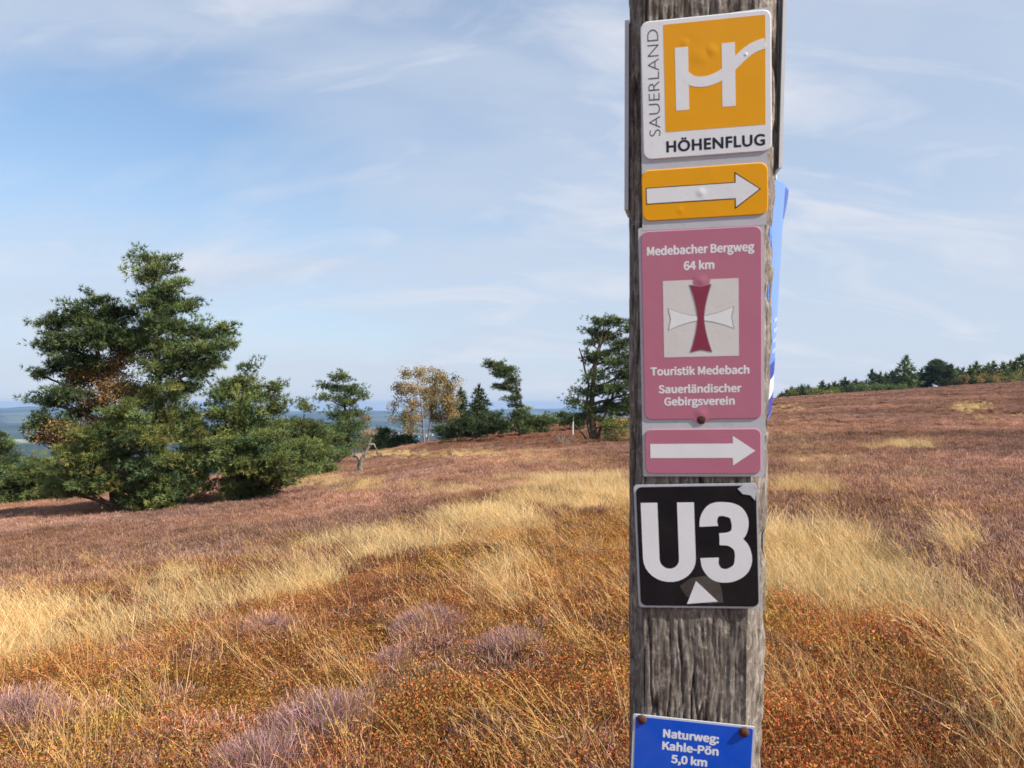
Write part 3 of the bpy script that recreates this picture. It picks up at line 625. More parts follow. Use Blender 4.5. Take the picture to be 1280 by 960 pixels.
# bare dead shrub, dead snag, stakes
def twig_thing(name, label, cat_, Y, foot_px, lines, mat):
    Y = solveY(foot_px, lines[0][1][0][1]-3, Y)
    f = foot(foot_px, Y); rng = np.random.default_rng(int(foot_px)); parts = []
    root = empty(name, tuple(f), label, cat_)
    for (nm, pts, r0) in lines:
        pp = np.array([at(q[0], q[1], Y+(q[2] if len(q) > 2 else 0)) for q in pts])
        q_ = np.vstack([wobble(pp[i], pp[i+1], 5, .012*Y/45, rng)[:-1] for i in range(len(pp)-1)]+[pp[-1:]])
        tubes_obj(nm, [tube(q_, np.linspace(r0, r0*.35, len(q_))*rng.uniform(.85, 1.15, len(q_)), 8)], mat, root, f)
    return root
YS = 42
twig_thing('dead_tree', 'bleached dead tree stump with one broken limb pointing up', 'dead tree', YS, 451,
  [('trunk', [(450, 597), (450, 585), (452, 574), (455, 566)], .13), ('trunk', [(445, 597), (446, 586), (450, 576)], .09), ('limb', [(452, 577), (456, 568), (461, 558), (463, 551)], .075), ('branch', [(461, 556), (467, 555), (471, 562), (472, 569)], .055),
   ('branch', [(471, 565), (474, 567), (477, 566)], .03), ('branch', [(450, 575), (446, 570), (443, 568)], .08), ('branch', [(444, 572), (440, 568), (441, 562)], .03), ('branch', [(447, 585), (440, 590), (436, 596)], .04), ('branch', [(463, 552), (464, 548)], .03), ('branch', [(458, 566), (464, 568), (466, 574)], .025), ('branch', [(454, 590), (462, 593), (472, 595)], .07)], M_PALEBARK)
lines = []
rg = np.random.default_rng(5)
for k in range(16):
    a0 = rg.uniform(-1.2, 1.2); L = rg.uniform(10, 22); x0 = 706+rg.normal(0, 4)
    lines.append(('stem', [(x0, 560), (x0+math.sin(a0)*L*.5, 556-math.cos(a0)*L*.5), (x0+math.sin(a0*1.1)*L, 558-math.cos(a0*1.1)*L*.9)], .03))
twig_thing('bare_shrub', 'leafless grey shrub in the grass left of the dark pine', 'shrub', 48, 706, lines, M_PALEBARK)
M_STAKE, nb, p = pmat('stake_wood', (.5, .46, .4), .8, .2)
co = nb.n('ShaderNodeTexCoord').outputs['Object']; nb.put(p.inputs['Base Color'], nb.ramp(nb.noise(co, 12, 4), (.3, (.34, .30, .25)), (.7, (.62, .58, .5))))
def stake(px, Y, top, lab, wpx):
    f = foot(px, Y); h = at(px, top, Y)[2]-f[2]; r = wpx*Y/F/2
    V, Fq = tube(np.array([[0, 0, -.1], [0, 0, h*.5], [.01, 0, h-.02], [.01, 0, h]]), [r, r, r*.95, r*.8], 4)
    o = mesh_obj('marker_stake', V, [tuple(dict.fromkeys(q.tolist())) for q in Fq], M_STAKE, loc=f); tag(o, lab, 'stake')
stake(576.5, 62, 551, 'thin pale marker stake on the grassy path left of the brown mound', 1.6)
stake(716, 49, 519, 'white marker stake beside the bare shrub', 2.2)

# --- ridge trees on the right: every spruce one can tell apart
def ridgeY(px): return float(np.interp(px, EU, EY))
rg = np.random.default_rng(9)
spruce(1133, ridgeY(1133)+1, 449, 17, 'pale green spruce with a thin tip, tallest left of the round dark tree', 'spruces along the ridge', pal=[(.12, .17, .05), (.09, .14, .045), (.15, .19, .06)], seed=40)
spruce(1254, ridgeY(1254)+3, 457, 16, 'broad mid green spruce at the right end of the ridge', 'spruces along the ridge', pal=OLIVE+PINE, seed=41)
lobe_tree('round_conifer', ridgeY(1173)+2, [(1173, 484), (1173, 465), (1173, 452)], [(1173, 453, 5, 4), (1170, 460, 9, 5), (1178, 462, 10, 5), (1167, 468, 11, 5), (1181, 470, 11, 5), (1173, 476, 14, 5)],
  'round very dark conifer alone on the ridge skyline', 'conifer', pal=DARK, seed=42, tr=.2, tsize=1.0, pad=1.0, dens=1.3)
pxs = [(978, 495, 3), (984, 492, 4), (990, 489, 4), (996, 491, 4), (1003, 486, 5), (1010, 485, 5), (1017, 488, 5), (1028, 481, 7), (1036, 484, 5), (1043, 481, 5), (1049, 485, 5), (1056, 475, 6), (1064, 484, 5), (1070, 480, 5), (1077, 482, 5),
       (1083, 480, 5), (1090, 467, 6), (1097, 473, 5), (1101, 470, 5), (1107, 471, 5), (1114, 468, 6), (1121, 466, 6), (1126, 474, 5), (1141, 470, 7), (1152, 466, 6), (1157, 472, 5), (1190, 461, 5), (1197, 464, 6), (1204, 465, 6), (1213, 462, 6),
       (1221, 456, 8), (1229, 462, 6), (1236, 459, 6), (1243, 456, 7), (1263, 455, 6), (1270, 452, 6), (1278, 448, 7), (1292, 446, 9), (1308, 442, 8)]
SPECIAL = {1028: 'dark spruce a little taller than its neighbours at the left end of the ridge', 1056: 'slim dark spruce, tallest in the left half of the ridge row', 1090: 'narrow pointed dark spruce just left of the pale green one',
  978: 'tiny spruce tip showing directly beside the post, first of the ridge row', 1152: 'dark spruce between the pale green spruce and the round conifer', 1190: 'small spruce just right of the round dark conifer', 1221: 'wide dark spruce left of the brownish scrub', 1278: 'spruce cut by the right edge of the picture'}
for i, (px, top, w_) in enumerate(pxs):
    spruce(px, ridgeY(px)+rg.uniform(2, 10), top+rg.normal(0, .6), w_*1.15, SPECIAL.get(px, 'one of the small dark spruces of even height in the row along the ridge skyline'), 'small dark spruces along the ridge', pal=DARK if px < 1200 else DARK+OLIVE[:2], seed=50+i)
for i, (px, w_, pal_, lab) in enumerate([(1015, 26, OLIVE, 'low yellow green scrub at the left end of the ridge trees'), (1235, 30, RUST+OLIVE, 'brownish green scrub between the spruces at the right of the ridge'), (1280, 34, RUST+OLIVE, 'rusty green scrub where the ridge meets the right edge'), (1095, 30, PINE, 'low green scrub under the spruces in the middle of the ridge')]):
    Yr = ridgeY(px)+1; rw = np.interp(px, EU, ER)
    lobe_tree('ridge_scrub', Yr, [(px, rw), (px, rw-5)], [(px+d_, rw-3-rg.uniform(0, 4)*(px > 1200), 6, 3.5, rg.uniform(-1, 2)) for d_ in np.linspace(-w_, w_, 8)], lab, 'scrub', pal=pal_, kind='leaf', tsize=.55, tr=.06, seed=90+i, pad=.9, dens=1.0)

# --- far village
def village():
    V, Fc, C, k = [], [], [], 0; rng = np.random.default_rng(8)
    for i in range(110):
        px = rng.normal(478, 26); Yv = rng.uniform(4600, 5600) ; x_ = (px-640)/F*Yv; z_ = g1(x_, Yv)
        w_, d_, h_ = rng.uniform(9, 17), rng.uniform(8, 12), rng.uniform(6, 9)
        if rng.random() < .0: w_, d_, h_ = 45, 25, 9
        a_ = rng.uniform(0, 3.14); ca, sa = math.cos(a_), math.sin(a_)
        q = np.array([(-1, -1, 0), (1, -1, 0), (1, 1, 0), (-1, 1, 0), (-1, -1, 1), (1, -1, 1), (1, 1, 1), (-1, 1, 1), (-1, -1, 1), (1, -1, 1), (1, 1, 1), (-1, 1, 1), (-1, 0, 1.55), (1, 0, 1.55)], float)*[w_/2, d_/2, h_]
        q = np.stack([q[:, 0]*ca-q[:, 1]*sa+x_, q[:, 0]*sa+q[:, 1]*ca+Yv, q[:, 2]+z_-1], 1)
        V.append(q); Fc += [tuple(np.array(f_)+k) for f_ in [(0, 1, 5, 4), (1, 2, 6, 5), (2, 3, 7, 6), (3, 0, 4, 7), (8, 9, 13, 12), (10, 11, 12, 13), (9, 10, 13), (11, 8, 12)]]
        wall = np.array([.5, .48, .45]); roof = np.array([.28, .10, .07]) if rng.random() < .6 else np.array([.2, .2, .22])
        C.append(np.vstack([np.tile(wall, (8, 1)), np.tile(roof, (6, 1))])); k += 14
    m, nb, p = pmat('render_and_tiles', (.8, .8, .8), .8, .2); nb.put(p.inputs['Base Color'], nb.n('ShaderNodeAttribute', attribute_name='tone').outputs['Color'])
    o = mesh_obj('village_houses', np.vstack(V), Fc, m, col=np.vstack(C)); tag(o, 'tiny pale houses of a village far off in the hazy valley', None, None, 'stuff')
village()

# ------------------------------------------------------------------ haze
def haze():
    me = bpy.data.meshes.new('haze'); h = 16600; z0, z1 = -330, 34
    v = [(sx*h, sy*h, z_) for z_ in (z0, z1) for sx, sy in ((-1, -1), (1, -1), (1, 1), (-1, 1))]
    me.from_pydata(v, [], [(3, 2, 1, 0), (4, 5, 6, 7), (0, 1, 5, 4), (1, 2, 6, 5), (2, 3, 7, 6), (3, 0, 4, 7)]); me.update()
    m = bpy.data.materials.new('haze_air'); m.use_nodes = True; nb = NB(m.node_tree)
    p = nb.n('ShaderNodeVolumePrincipled'); p.inputs['Color'].default_value = (.42, .64, 1, 1); p.inputs['Density'].default_value = .000065; p.inputs['Anisotropy'].default_value = .1
    o_ = nb.n('ShaderNodeOutputMaterial'); nb.L.new(p.outputs[0], o_.inputs['Volume']); me.materials.append(m)
    o = bpy.data.objects.new('haze', me); COL.objects.link(o); tag(o, None, None, None, 'stuff')
haze()

# ------------------------------------------------------------------ signpost
MM = .001
O = np.array([.15275, .6502, 1.6])
phi, lean, roll = R_(10), R_(9), R_(1.7)
h0 = np.array([math.cos(phi), -math.sin(phi), 0]); n0 = np.array([-math.sin(phi), -math.cos(phi), 0]); zz_ = np.array([0, 0, 1.])
v1 = math.cos(lean)*zz_+math.sin(lean)*n0; NN = math.cos(lean)*n0-math.sin(lean)*zz_
VV = v1*math.cos(roll)-h0*math.sin(roll); HH = h0*math.cos(roll)+v1*math.sin(roll)
from mathutils import Matrix
def frame_matrix(u, v, n_, rot):
    """sign frame: x right, y up, z out of the post face, in metres; u,v,n in mm"""
    c, s = math.cos(rot), math.sin(rot); X_ = HH*c+VV*s; Y_ = -HH*s+VV*c; P_ = O+(HH*u+VV*v+NN*n_)*MM
    return Matrix(((X_[0], Y_[0], NN[0], P_[0]), (X_[1], Y_[1], NN[1], P_[1]), (X_[2], Y_[2], NN[2], P_[2]), (0, 0, 0, 1)))
M_WOOD, nb, p = pmat('weathered_oak', (.3, .27, .24), .85, .15)
co = nb.n('ShaderNodeTexCoord').outputs['Object']
mp = nb.n('ShaderNodeMapping'); nb.put(mp.inputs[0], co); mp.inputs['Scale'].default_value = (1, .2, 1)
wv = nb.vm('ADD', mp.outputs[0], nb.vm('MULTIPLY', nb.n('ShaderNodeTexNoise').outputs['Color'], (.004, 0, .004)))
f1 = nb.noise(mp.outputs[0], 330, 6, .7, .6); f2 = nb.noise(mp.outputs[0], 95, 5, .6, 1.2); f3 = nb.noise(co, 28, 5, .65); f4 = nb.noise(co, 160, 4, .7)
c = nb.ramp(f1, (.32, (.062, .048, .037)), (.5, (.215, .178, .148)), (.68, (.42, .37, .315)))
c = nb.mix(nb.ramp(f2, (.52, 0.), (.68, .85)), c, (.11, .085, .065))
c = nb.mix(nb.ramp(f3, (.5, 0.), (.75, .6)), c, (.27, .235, .20))
c = nb.mix(nb.ramp(f4, (.56, 0.), (.68, .6)), c, (.50, .45, .39))
cav = nb.n('ShaderNodeAttribute', attribute_name='tone').outputs['Color']
c = nb.mix(1.0, c, cav, 'MULTIPLY')
nb.put(p.inputs['Base Color'], c)
bump(nb, p, nb.m('ADD', nb.m('ADD', f1, nb.m('MULTIPLY', f2, -.6)), nb.m('MULTIPLY', f4, .4)), 1.0, .0016)
def build_post():
    ch = 13; hw = 58; dp = 118
    prof = [(-hw+ch, 0), (hw-ch-4, 0), (hw-4, -ch), (hw, -ch-6), (hw, -dp+ch), (hw-ch, -dp), (-hw+ch, -dp), (-hw, -dp+ch), (-hw, -ch)]
    pts = []
    for i in range(len(prof)):
        a = np.array(prof[i], float); b_ = np.array(prof[(i+1) % len(prof)], float); L = np.linalg.norm(b_-a)
        m = max(1, int(L/(.9 if a[1] > -20 and b_[1] > -20 else 3))); 
        for k in range(m): pts.append(a+(b_-a)*k/m)
    pr = np.array(pts); m = len(pr); nrm = pr-np.array([0, -dp/2]); 
    nxt = np.roll(pr, -1, 0)-np.roll(pr, 1, 0); nn = unit(np.stack([nxt[:, 1], -nxt[:, 0]], 1)); nn *= np.sign((nn*nrm).sum(1))[:, None]
    per = np.r_[0, np.cumsum(np.linalg.norm(np.diff(pr, axis=0), axis=1))]
    vs = np.concatenate([np.linspace(-1750, -420, 60)[:-1], np.arange(-420, 410, 2.6), [412, 414]])
    SS, VS = np.meshgrid(per, vs)
    SW = SS+8*(fbm(SS/40, VS/90, 3, 90)-.5)
    fib = fbm(SW/1.6, VS/38, 3, 91); cr = np.abs(fbm(SW/9, VS/160, 3, 92)-.5); crack = np.exp(-(cr/.022)**2)*sstep(.42, .6, fbm(SW/30+4, VS/120, 2, 93)); rough_ = fbm(SW/9, VS/14, 3, 94)
    disp = (fib-.5)*1.5 - crack*3.0 + (rough_-.5)*1.4
    # ragged arrises: lumpy chips along the corners
    corner = np.exp(-((np.abs(SS-per[np.argmin(np.abs(pr[:, 0]-(hw-2))+np.abs(pr[:, 1]+ch+3))]))/10)**2)
    disp = disp - corner*3.0*sstep(.45, .75, fbm(SS/14, VS/30, 3, 96)) + (fbm(VS/60, SS*0, 3, 97)-.5)*4*corner
    disp = np.minimum(disp, .9)-.9
    px_ = pr[None, :, 0]+nn[None, :, 0]*disp; pz = pr[None, :, 1]+nn[None, :, 1]*disp
    V = np.stack([px_, VS, pz], -1).reshape(-1, 3)*MM
    ton = np.clip(1.08-.75*crack-(fib < .38)*.25+(rough_-.5)*.35, .2, 1.3)
    C = np.repeat(ton.reshape(-1, 1), 3, 1)*np.array([1, 1, 1])
    nv = len(vs); I = np.arange(nv*m).reshape(nv, m); J = np.roll(I, -1, 1)
    Fq = np.stack([I[:-1], J[:-1], J[1:], I[1:]], -1).reshape(-1, 4)
    # top cap
    V = np.vstack([V, [[0, .414, -dp/2*MM]]]); C = np.vstack([C, [[1, 1, 1]]]); top = len(V)-1
    cap = np.stack([I[-1], J[-1], np.full(m, top)], 1)
    faces = [tuple(q) for q in Fq[:, ::1].tolist()]+[tuple(q) for q in cap.tolist()]
    o = mesh_obj('signpost', V, faces, M_WOOD, col=C, smooth=True)
    o.matrix_world = frame_matrix(0, 0, 0, -R_(2.15))
    tag(o, 'square weathered grey oak post with chipped edges carrying the trail signs', 'post')
build_post()

# sign paints
P_GREY = paint('faded_backing', (.62, .62, .65), .35, .2); P_WHITE = paint('white_print', (.92, .92, .93), .3, .07); P_EDGE = paint('aluminium_edge', (.66, .66, .68), .35, .15)
P_YEL = paint('yellow_print', (.96, .42, .002), .35, .015); P_BLACK = paint('black_print', (.012, .012, .016), .3, .03, .25); P_INK = paint('dark_ink', (.02, .02, .035), .4, .0)
P_PINK = paint('faded_wine_print', (.56, .19, .275), .38, .08); P_CREAM = paint('cream_print', (.80, .76, .72), .4, .1); P_WINE = paint('wine_print', (.30, .045, .085), .35, .05)
P_BLUE = paint('blue_print', (.004, .10, .70), .3, .08); P_OUT = paint('grey_outline', (.33, .31, .31), .4, 0); P_BROWN = paint('scuffed_patch', (.05, .035, .03), .5, .2)
P_PALEBLUE = paint('light_blue_print', (.13, .27, .74), .25, .1); P_RED = paint('red_print', (.5, .04, .05), .35, .1); P_WEAK = paint('thin_ink', (.10, .10, .13), .4, .0)
M_RUST, nb, p = pmat('rusty_iron', (.15, .07, .04), .8, .3)
co = nb.n('ShaderNodeTexCoord').outputs['Object']; f_ = nb.noise(co, 600, 4, .6); nb.put(p.inputs['Base Color'], nb.ramp(f_, (.3, (.035, .018, .015)), (.7, (.16, .06, .035)))); bump(nb, p, f_, .6, .001)
def rrect(w, h, r, seg=6, cx=0, cy=0):
    out = []
    for (sx, sy, a0) in ((1, 1, 0), (-1, 1, 90), (-1, -1, 180), (1, -1, 270)):
        for k in range(seg+1):
            a = R_(a0+90*k/seg); out.append((cx+sx*(w/2-r)+r*math.cos(a), cy+sy*(h/2-r)+r*math.sin(a)))
    return out
def slab(name, poly, z0, z1, mat, parent, bev=0, hole=None):
    """a plate: outline poly (mm, counterclockwise) from z0 to z1, with a bevelled front rim"""
    pl = np.array(poly, float); n = len(pl)
    rings = [(pl, z0)]
    if bev:
        c = pl.mean(0); ctr = pl-c; k = 1-bev/np.abs(ctr).max(0); rings += [(pl, z1-bev*.6), (c+ctr*k, z1)]
    else: rings += [(pl, z1)]
    V = np.vstack([np.hstack([q, np.full((n, 1), z_)]) for q, z_ in rings])*MM; Fc = []
    for r in range(len(rings)-1): Fc += [(r*n+i, r*n+(i+1) % n, (r+1)*n+(i+1) % n, (r+1)*n+i) for i in range(n)]
    Fc += [tuple(range((len(rings)-1)*n, len(rings)*n)), tuple(range(n-1, -1, -1))]
    return mesh_obj(name, V, Fc, mat, parent)
def stroke(pts, wd, taper=None):
    """outline polygon around a centre line"""
    p_ = np.array(pts, float); t = unit(np.gradient(p_, axis=0)); n_ = np.stack([-t[:, 1], t[:, 0]], 1); w_ = np.full(len(p_), wd) if taper is None else np.array(taper)
    return np.vstack([p_+n_*w_[:, None]/2, (p_-n_*w_[:, None]/2)[::-1]])[::-1]
def smooth_line(pts, n=40):
    p_ = np.array(pts, float); t = np.linspace(0, len(p_)-1, n); out = []
    for q in t:
        i = min(int(q), len(p_)-2); f = q-i; a = p_[max(i-1, 0)]; b_ = p_[i]; c_ = p_[i+1]; d = p_[min(i+2, len(p_)-1)]
        out.append(.5*((2*b_)+(-a+c_)*f+(2*a-5*b_+4*c_-d)*f*f+(-a+3*b_-3*c_+d)*f**3))
    return np.array(out)
INTER = None
_CAP = {}
def cap_of(font):
    k = font.name if font else 'std'
    if k not in _CAP:
        cu = bpy.data.curves.new('cap', 'FONT'); cu.body = 'H'; cu.size = 1
        if font: cu.font = font
        t = bpy.data.objects.new('cap', cu); COL.objects.link(t); bpy.context.view_layer.update(); me = bpy.data.meshes.new_from_object(t.evaluated_get(bpy.context.evaluated_depsgraph_get()))
        ys = [v.co.y for v in me.vertices]; _CAP[k] = (max(ys)-min(ys)); bpy.data.objects.remove(t)
    return _CAP[k]
try:
    import os
    _p = os.path.join(bpy.utils.system_resource('DATAFILES', path='fonts'), 'Noto Sans CJK Regular.woff2')
    if os.path.exists(_p): INTER = bpy.data.fonts.load(_p)
except Exception: INTER = None
def text(name, s, cx, cy, width, cap, z_, mat, parent, bold=.02, rot=0, space=1.0, grot=True):
    cu = bpy.data.curves.new(name, 'FONT'); cu.body = s; cu.size = 1; cu.offset = min(bold, 0); cu.align_x = 'LEFT'; cu.resolution_u = 6; cu.space_character = space; cu.extrude = .012
    if grot and INTER: cu.font = INTER
    t = bpy.data.objects.new(name, cu); COL.objects.link(t); bpy.context.view_layer.update()
    me = bpy.data.meshes.new_from_object(t.evaluated_get(bpy.context.evaluated_depsgraph_get())); bpy.data.objects.remove(t)
    v = np.empty(len(me.vertices)*3); me.vertices.foreach_get('co', v); v = v.reshape(-1, 3)
    # cap height from the capital letters: scale vertical by the font's own cap height (.73)
    mn, mx = v.min(0), v.max(0); ch_ = cap_of(INTER if grot else None); sx = width/(mx[0]-mn[0]); sy = cap/ch_; print('TEXT', s, ch_, round(sx/sy, 3))
    x_ = (v[:, 0]-(mn[0]+mx[0])/2)*sx; y_ = (v[:, 1]-ch_/2)*sy; c, s_ = math.cos(rot), math.sin(rot)
    vv = np.stack([cx+x_*c-y_*s_, cy+x_*s_+y_*c, z_+(v[:, 2]-mn[2])*.8], 1)*MM
    if bold > 0:
        nv = len(v); fs = [tuple(p_.vertices) for p_ in me.polygons]; sh = [(0, 0)]+[(math.cos(k*math.pi/4), math.sin(k*math.pi/4)) for k in range(8)]
        VA = np.vstack([vv+np.array([a*bold*sy, b_*bold*sy*.8, .003*k])*MM for k, (a, b_) in enumerate(sh)])
        me.clear_geometry(); me.from_pydata([tuple(q) for q in VA], [], [tuple(i+k*nv for i in f) for k in range(9) for f in fs]); vv = VA
    me.vertices.foreach_set('co', vv.astype(np.float32).ravel()); me.materials.clear(); me.materials.append(mat); me.name = name; me.polygons.foreach_set('use_smooth', np.zeros(len(me.polygons), bool)); me.update()
    o = bpy.data.objects.new(name, me); COL.objects.link(o); o.parent = parent; return o
def dome(name, x_, y_, z_, r, h, mat, parent, sides=18, rings=5):
    V = [(x_, y_, z_+h)]; Fc = []
    for k in range(1, rings+1):
        a = k/rings*math.pi/2
        for i in range(sides):
            q = 2*math.pi*i/sides; V.append((x_+r*math.sin(a)*math.cos(q), y_+r*math.sin(a)*math.sin(q), z_+h*math.cos(a)))
    Fc += [(0, 1+i, 1+(i+1) % sides) for i in range(sides)]
    for k in range(rings-1):
        o_ = 1+k*sides; Fc += [(o_+i, o_+sides+i, o_+sides+(i+1) % sides, o_+(i+1) % sides) for i in range(sides)]
    return mesh_obj(name, np.array(V)*MM, Fc, mat, parent, smooth=True)
def bumpy(name, x_, y_, z_, r, h, mat, parent, sides=20, rings=8):
    """print film pushed out softly by a nail head under it"""
    h *= .16
    V = [(x_, y_, z_+h)]; Fc = []
    for k in range(1, rings+1):
        t = k/rings
        for i in range(sides):
            q = 2*math.pi*i/sides; V.append((x_+r*t*math.cos(q), y_+r*t*math.sin(q), z_+h*(.5+.5*math.cos(math.pi*t))**1.3-.02*(k == rings)))
    Fc += [(0, 1+i, 1+(i+1) % sides) for i in range(sides)]
    for k in range(rings-1):
        o_ = 1+k*sides; Fc += [(o_+i, o_+sides+i, o_+sides+(i+1) % sides, o_+(i+1) % sides) for i in range(sides)]
    return mesh_obj(name, np.array(V)*MM, Fc, mat, parent, smooth=True)
def sign(name, u, v, rot, label, cat_='sign', n_=0.6):
    o = empty(name, (0, 0, 0), label, cat_); o.matrix_world = frame_matrix(u, v, n_, R_(rot)); return o
def arrow(x0, x1, x2, hs, hh): return [(x0, -hs), (x1, -hs), (x1, -hh), (x2, 0), (x1, hh), (x1, hs), (x0, hs)]
def shift(poly, dx, dy): return [(a+dx, b_+dy) for a, b_ in poly]

# 1 yellow and white marker with arrow
s1 = sign('trail_sign', 8.6, 221, -.55, 'topmost sign, white with yellow square and H emblem, yellow arrow panel below')
slab('backing_plate', [(-47.5, 76), (-48.5, -86), (47, -83), (50.5, 78), ][::-1][::-1] if False else [(-49, -80), (46, -81), (50, 80), (-46.5, 75)], 0, .9, P_GREY, s1)
pnl = slab('white_panel', [tuple(np.array(q)+[.0, 0]) for q in rrect(97, 103.5, 6, cx=2.0, cy=26.5)], .9, 1.7, P_WHITE, s1, .5)
# local helpers: field coordinates x right, y down from the field's top left corner
fx, fy = -46.5+17.2+.2, 26.5+51.7-3.6
fld = slab('yellow_field', [(fx, fy-80), (fx+75, fy-80), (fx+75.4, fy), (fx, fy)], 1.7, 1.78, P_YEL, pnl)
for (a, b_) in ((8.3, 18.2), (43.2, 53)): slab('emblem_bar', [(fx+a, fy-64.5), (fx+b_, fy-64.5), (fx+b_, fy-17.8), (fx+a, fy-17.8)], 1.78, 1.86, P_WHITE, pnl)
sw = smooth_line([(16, 39.5), (21, 43.2), (28.6, 44.6), (37, 43.3), (45, 39.5), (53, 33), (60, 27), (67, 22.8), (75.2, 20.6)], 46)
slab('emblem_sweep', stroke([(fx+a, fy-b_) for a, b_ in sw], 7.6), 1.78, 1.90, P_WHITE, pnl)
text('lettering', 'SAUERLAND', -46.5+9.2, 27+5, 80, 8.6, 1.72, P_WEAK, pnl, -.012, math.pi/2, grot=False)
text('lettering', 'HÖHENFLUG', 8.3, 26.5-51.7+8.6, 73.5, 8.0, 1.72, P_INK, pnl, .038, grot=False, space=1.1)
bumpy('nail_bump', fx+36, fy-22, 1.78, 7, 1.6, P_YEL, pnl); bumpy('nail_bump', fx+27, fy-26, 1.78, 10, 1.0, P_YEL, pnl); bumpy('nail_bump', fx+16, fy-15, 1.78, 5, .9, P_YEL, pnl); dome('nail_head', fx+61, fy-27.5, 1.8, 1.5, .3, P_WHITE, pnl)
ap = slab('arrow_panel', rrect(96, 39.3, 6, cx=-.6, cy=-53.2), .9, 1.6, P_YEL, s1, .5)
ac = (-48.6, -53.4)
slab('arrow_outline', shift(arrow(3.2, 71.2, 90.8, 6.5, 14.2), *ac), 1.6, 1.68, P_INK, ap)
slab('arrow', shift(arrow(3.8, 71.9, 89.6, 5.8, 12.6), *ac), 1.68, 1.76, P_WHITE, ap)
bumpy('nail_bump', -3, -53.3, 1.76, 5.5, 1.9, P_WHITE, ap); bumpy('nail_bump', -19, -66, 1.6, 4.5, .9, P_YEL, ap)
# 2 wine coloured sign with arrow
s2 = sign('trail_sign', 2.4, 41.5, -.9, 'faded wine red sign with a cross on a cream square, white arrow below')
slab('backing_plate', rrect(97, 203, 2, cx=0, cy=0), 0, .8, P_GREY, s2)
T0 = 99.5
pk = slab('wine_panel', rrect(92.6, 152, 5.5, cx=0, cy=T0-77.2), .8, 1.5, P_PINK, s2, .4)
text('lettering', 'Medebacher Bergweg', -.5, T0-16.8, 82, 6.3, 1.52, P_WHITE, pk, .016)
text('lettering', '64 km', -1.5, T0-29.4, 23, 6.3, 1.52, P_WHITE, pk, .016)
cc_ = (-.5, T0-71.5)
slab('cream_square', [(cc_[0]-29.3, cc_[1]-30.7), (cc_[0]+29.3, cc_[1]-30.7), (cc_[0]+29.3, cc_[1]+30.7), (cc_[0]-29.3, cc_[1]+30.7)], 1.5, 1.58, P_CREAM, pk)
def flare(L, wt, ww, n=14):
    """one long bar, wide at both ends with a concave waist and notched ends"""
    q = np.linspace(-1, 1, 2*n+1); hw_ = ww/2+(wt-ww)/2*np.abs(q)**1.6
    a = [(h_, t_*L/2) for t_, h_ in zip(q, hw_)]; b_ = [(-h_, t_*L/2) for t_, h_ in zip(q[::-1], hw_[::-1])]
    return a+[(0, L/2-1.8)]+b_+[(0, -L/2+1.8)]
hb = [(b_, -a) for a, b_ in flare(51.8, 18.2, 4.2)]; hb2 = [(b_, -a) for a, b_ in flare(50.4, 16.9, 3.2)]
slab('cross_bar_outline', shift(hb, *cc_), 1.58, 1.64, P_OUT, pk); slab('cross_bar', shift(hb2, *cc_), 1.64, 1.70, P_WHITE, pk)
slab('cross_upright_outline', shift(flare(54.4, 17.6, 5.6), *cc_), 1.70, 1.74, P_OUT, pk); slab('cross_upright', shift(flare(53.4, 16.2, 4.6), *cc_), 1.74, 1.80, P_WINE, pk)
text('lettering', 'Touristik Medebach', -2, T0-113.5, 77, 6.1, 1.52, P_WHITE, pk, .016)
text('lettering', 'Sauerländischer', -2, T0-128.2, 64.7, 6.1, 1.52, P_WHITE, pk, .016)
text('lettering', 'Gebirgsverein', -2.5, T0-138.4, 55, 6.1, 1.52, P_WHITE, pk, .016)
bumpy('nail_bump', .5, cc_[1]+29.5, 1.75, 6.5, 1.8, P_PINK, pk); bumpy('nail_bump', -1, T0-148.5, 1.5, 8, 2.2, P_PINK, pk)
dome('nail_head', -1, T0-153, .8, 4.5, 1.2, M_RUST, s2)
pa = slab('arrow_panel', rrect(92, 37, 5, cx=-.4, cy=-80.5), .8, 1.4, P_PINK, s2, .4)
slab('arrow', shift(arrow(6.5, 72.5, 90, 5.9, 12.2), -48.8, -80), 1.4, 1.5, P_WHITE, pa)
# 3 black U3 sign
s3 = sign('route_sign', -5.9, -119.6, .25, 'black square sign with white U3 and a white triangle below the digits')
slab('backing_plate', rrect(99.5, 106.5, 3), 0, .8, P_GREY, s3)
bp_ = slab('black_panel', rrect(96.5, 103, 5, cx=.3, cy=0), .8, 1.35, P_BLACK, s3, .4)
q = [(-44.5+7, 32+0), (-37.5, -14)] 
ul = []
ang_ = np.linspace(math.pi, 2*math.pi, 16)
outer = [(-44.5, 38)]+[(-22.8+21.7*math.cos(a), -10+20.5*math.sin(a)) for a in ang_]+[(-1.1, 38), (-14.8, 38)]+[(-22.8+8.0*math.cos(a), -10.5+8.5*math.sin(a)) for a in ang_[::-1]]+[(-30.8, 38)]
slab('letter', outer, 1.35, 1.5, P_WHITE, bp_)
t3 = smooth_line([(10.2, 17.5), (10.4, 24), (14.5, 30.8), (23, 32), (32, 28.8), (35.2, 20.5), (33.5, 11.5), (27, 7.2), (18.5, 6.4)], 40)
b3 = smooth_line([(18.5, 6.6), (27.5, 5.8), (35.0, .2), (37.2, -9.5), (34.5, -19), (25.5, -24.6), (16, -23.6), (10.8, -17), (10.0, -9.5)], 40)
tw = np.interp(np.linspace(0, 1, 40), [0, .1, .35, .6, .85, 1], [15, 14, 11.5, 14, 11, 10]); 
slab('digit', stroke(t3, 13, tw), 1.35, 1.5, P_WHITE, bp_); slab('digit', stroke(b3, 13, tw[::-1]), 1.36, 1.52, P_WHITE, bp_)
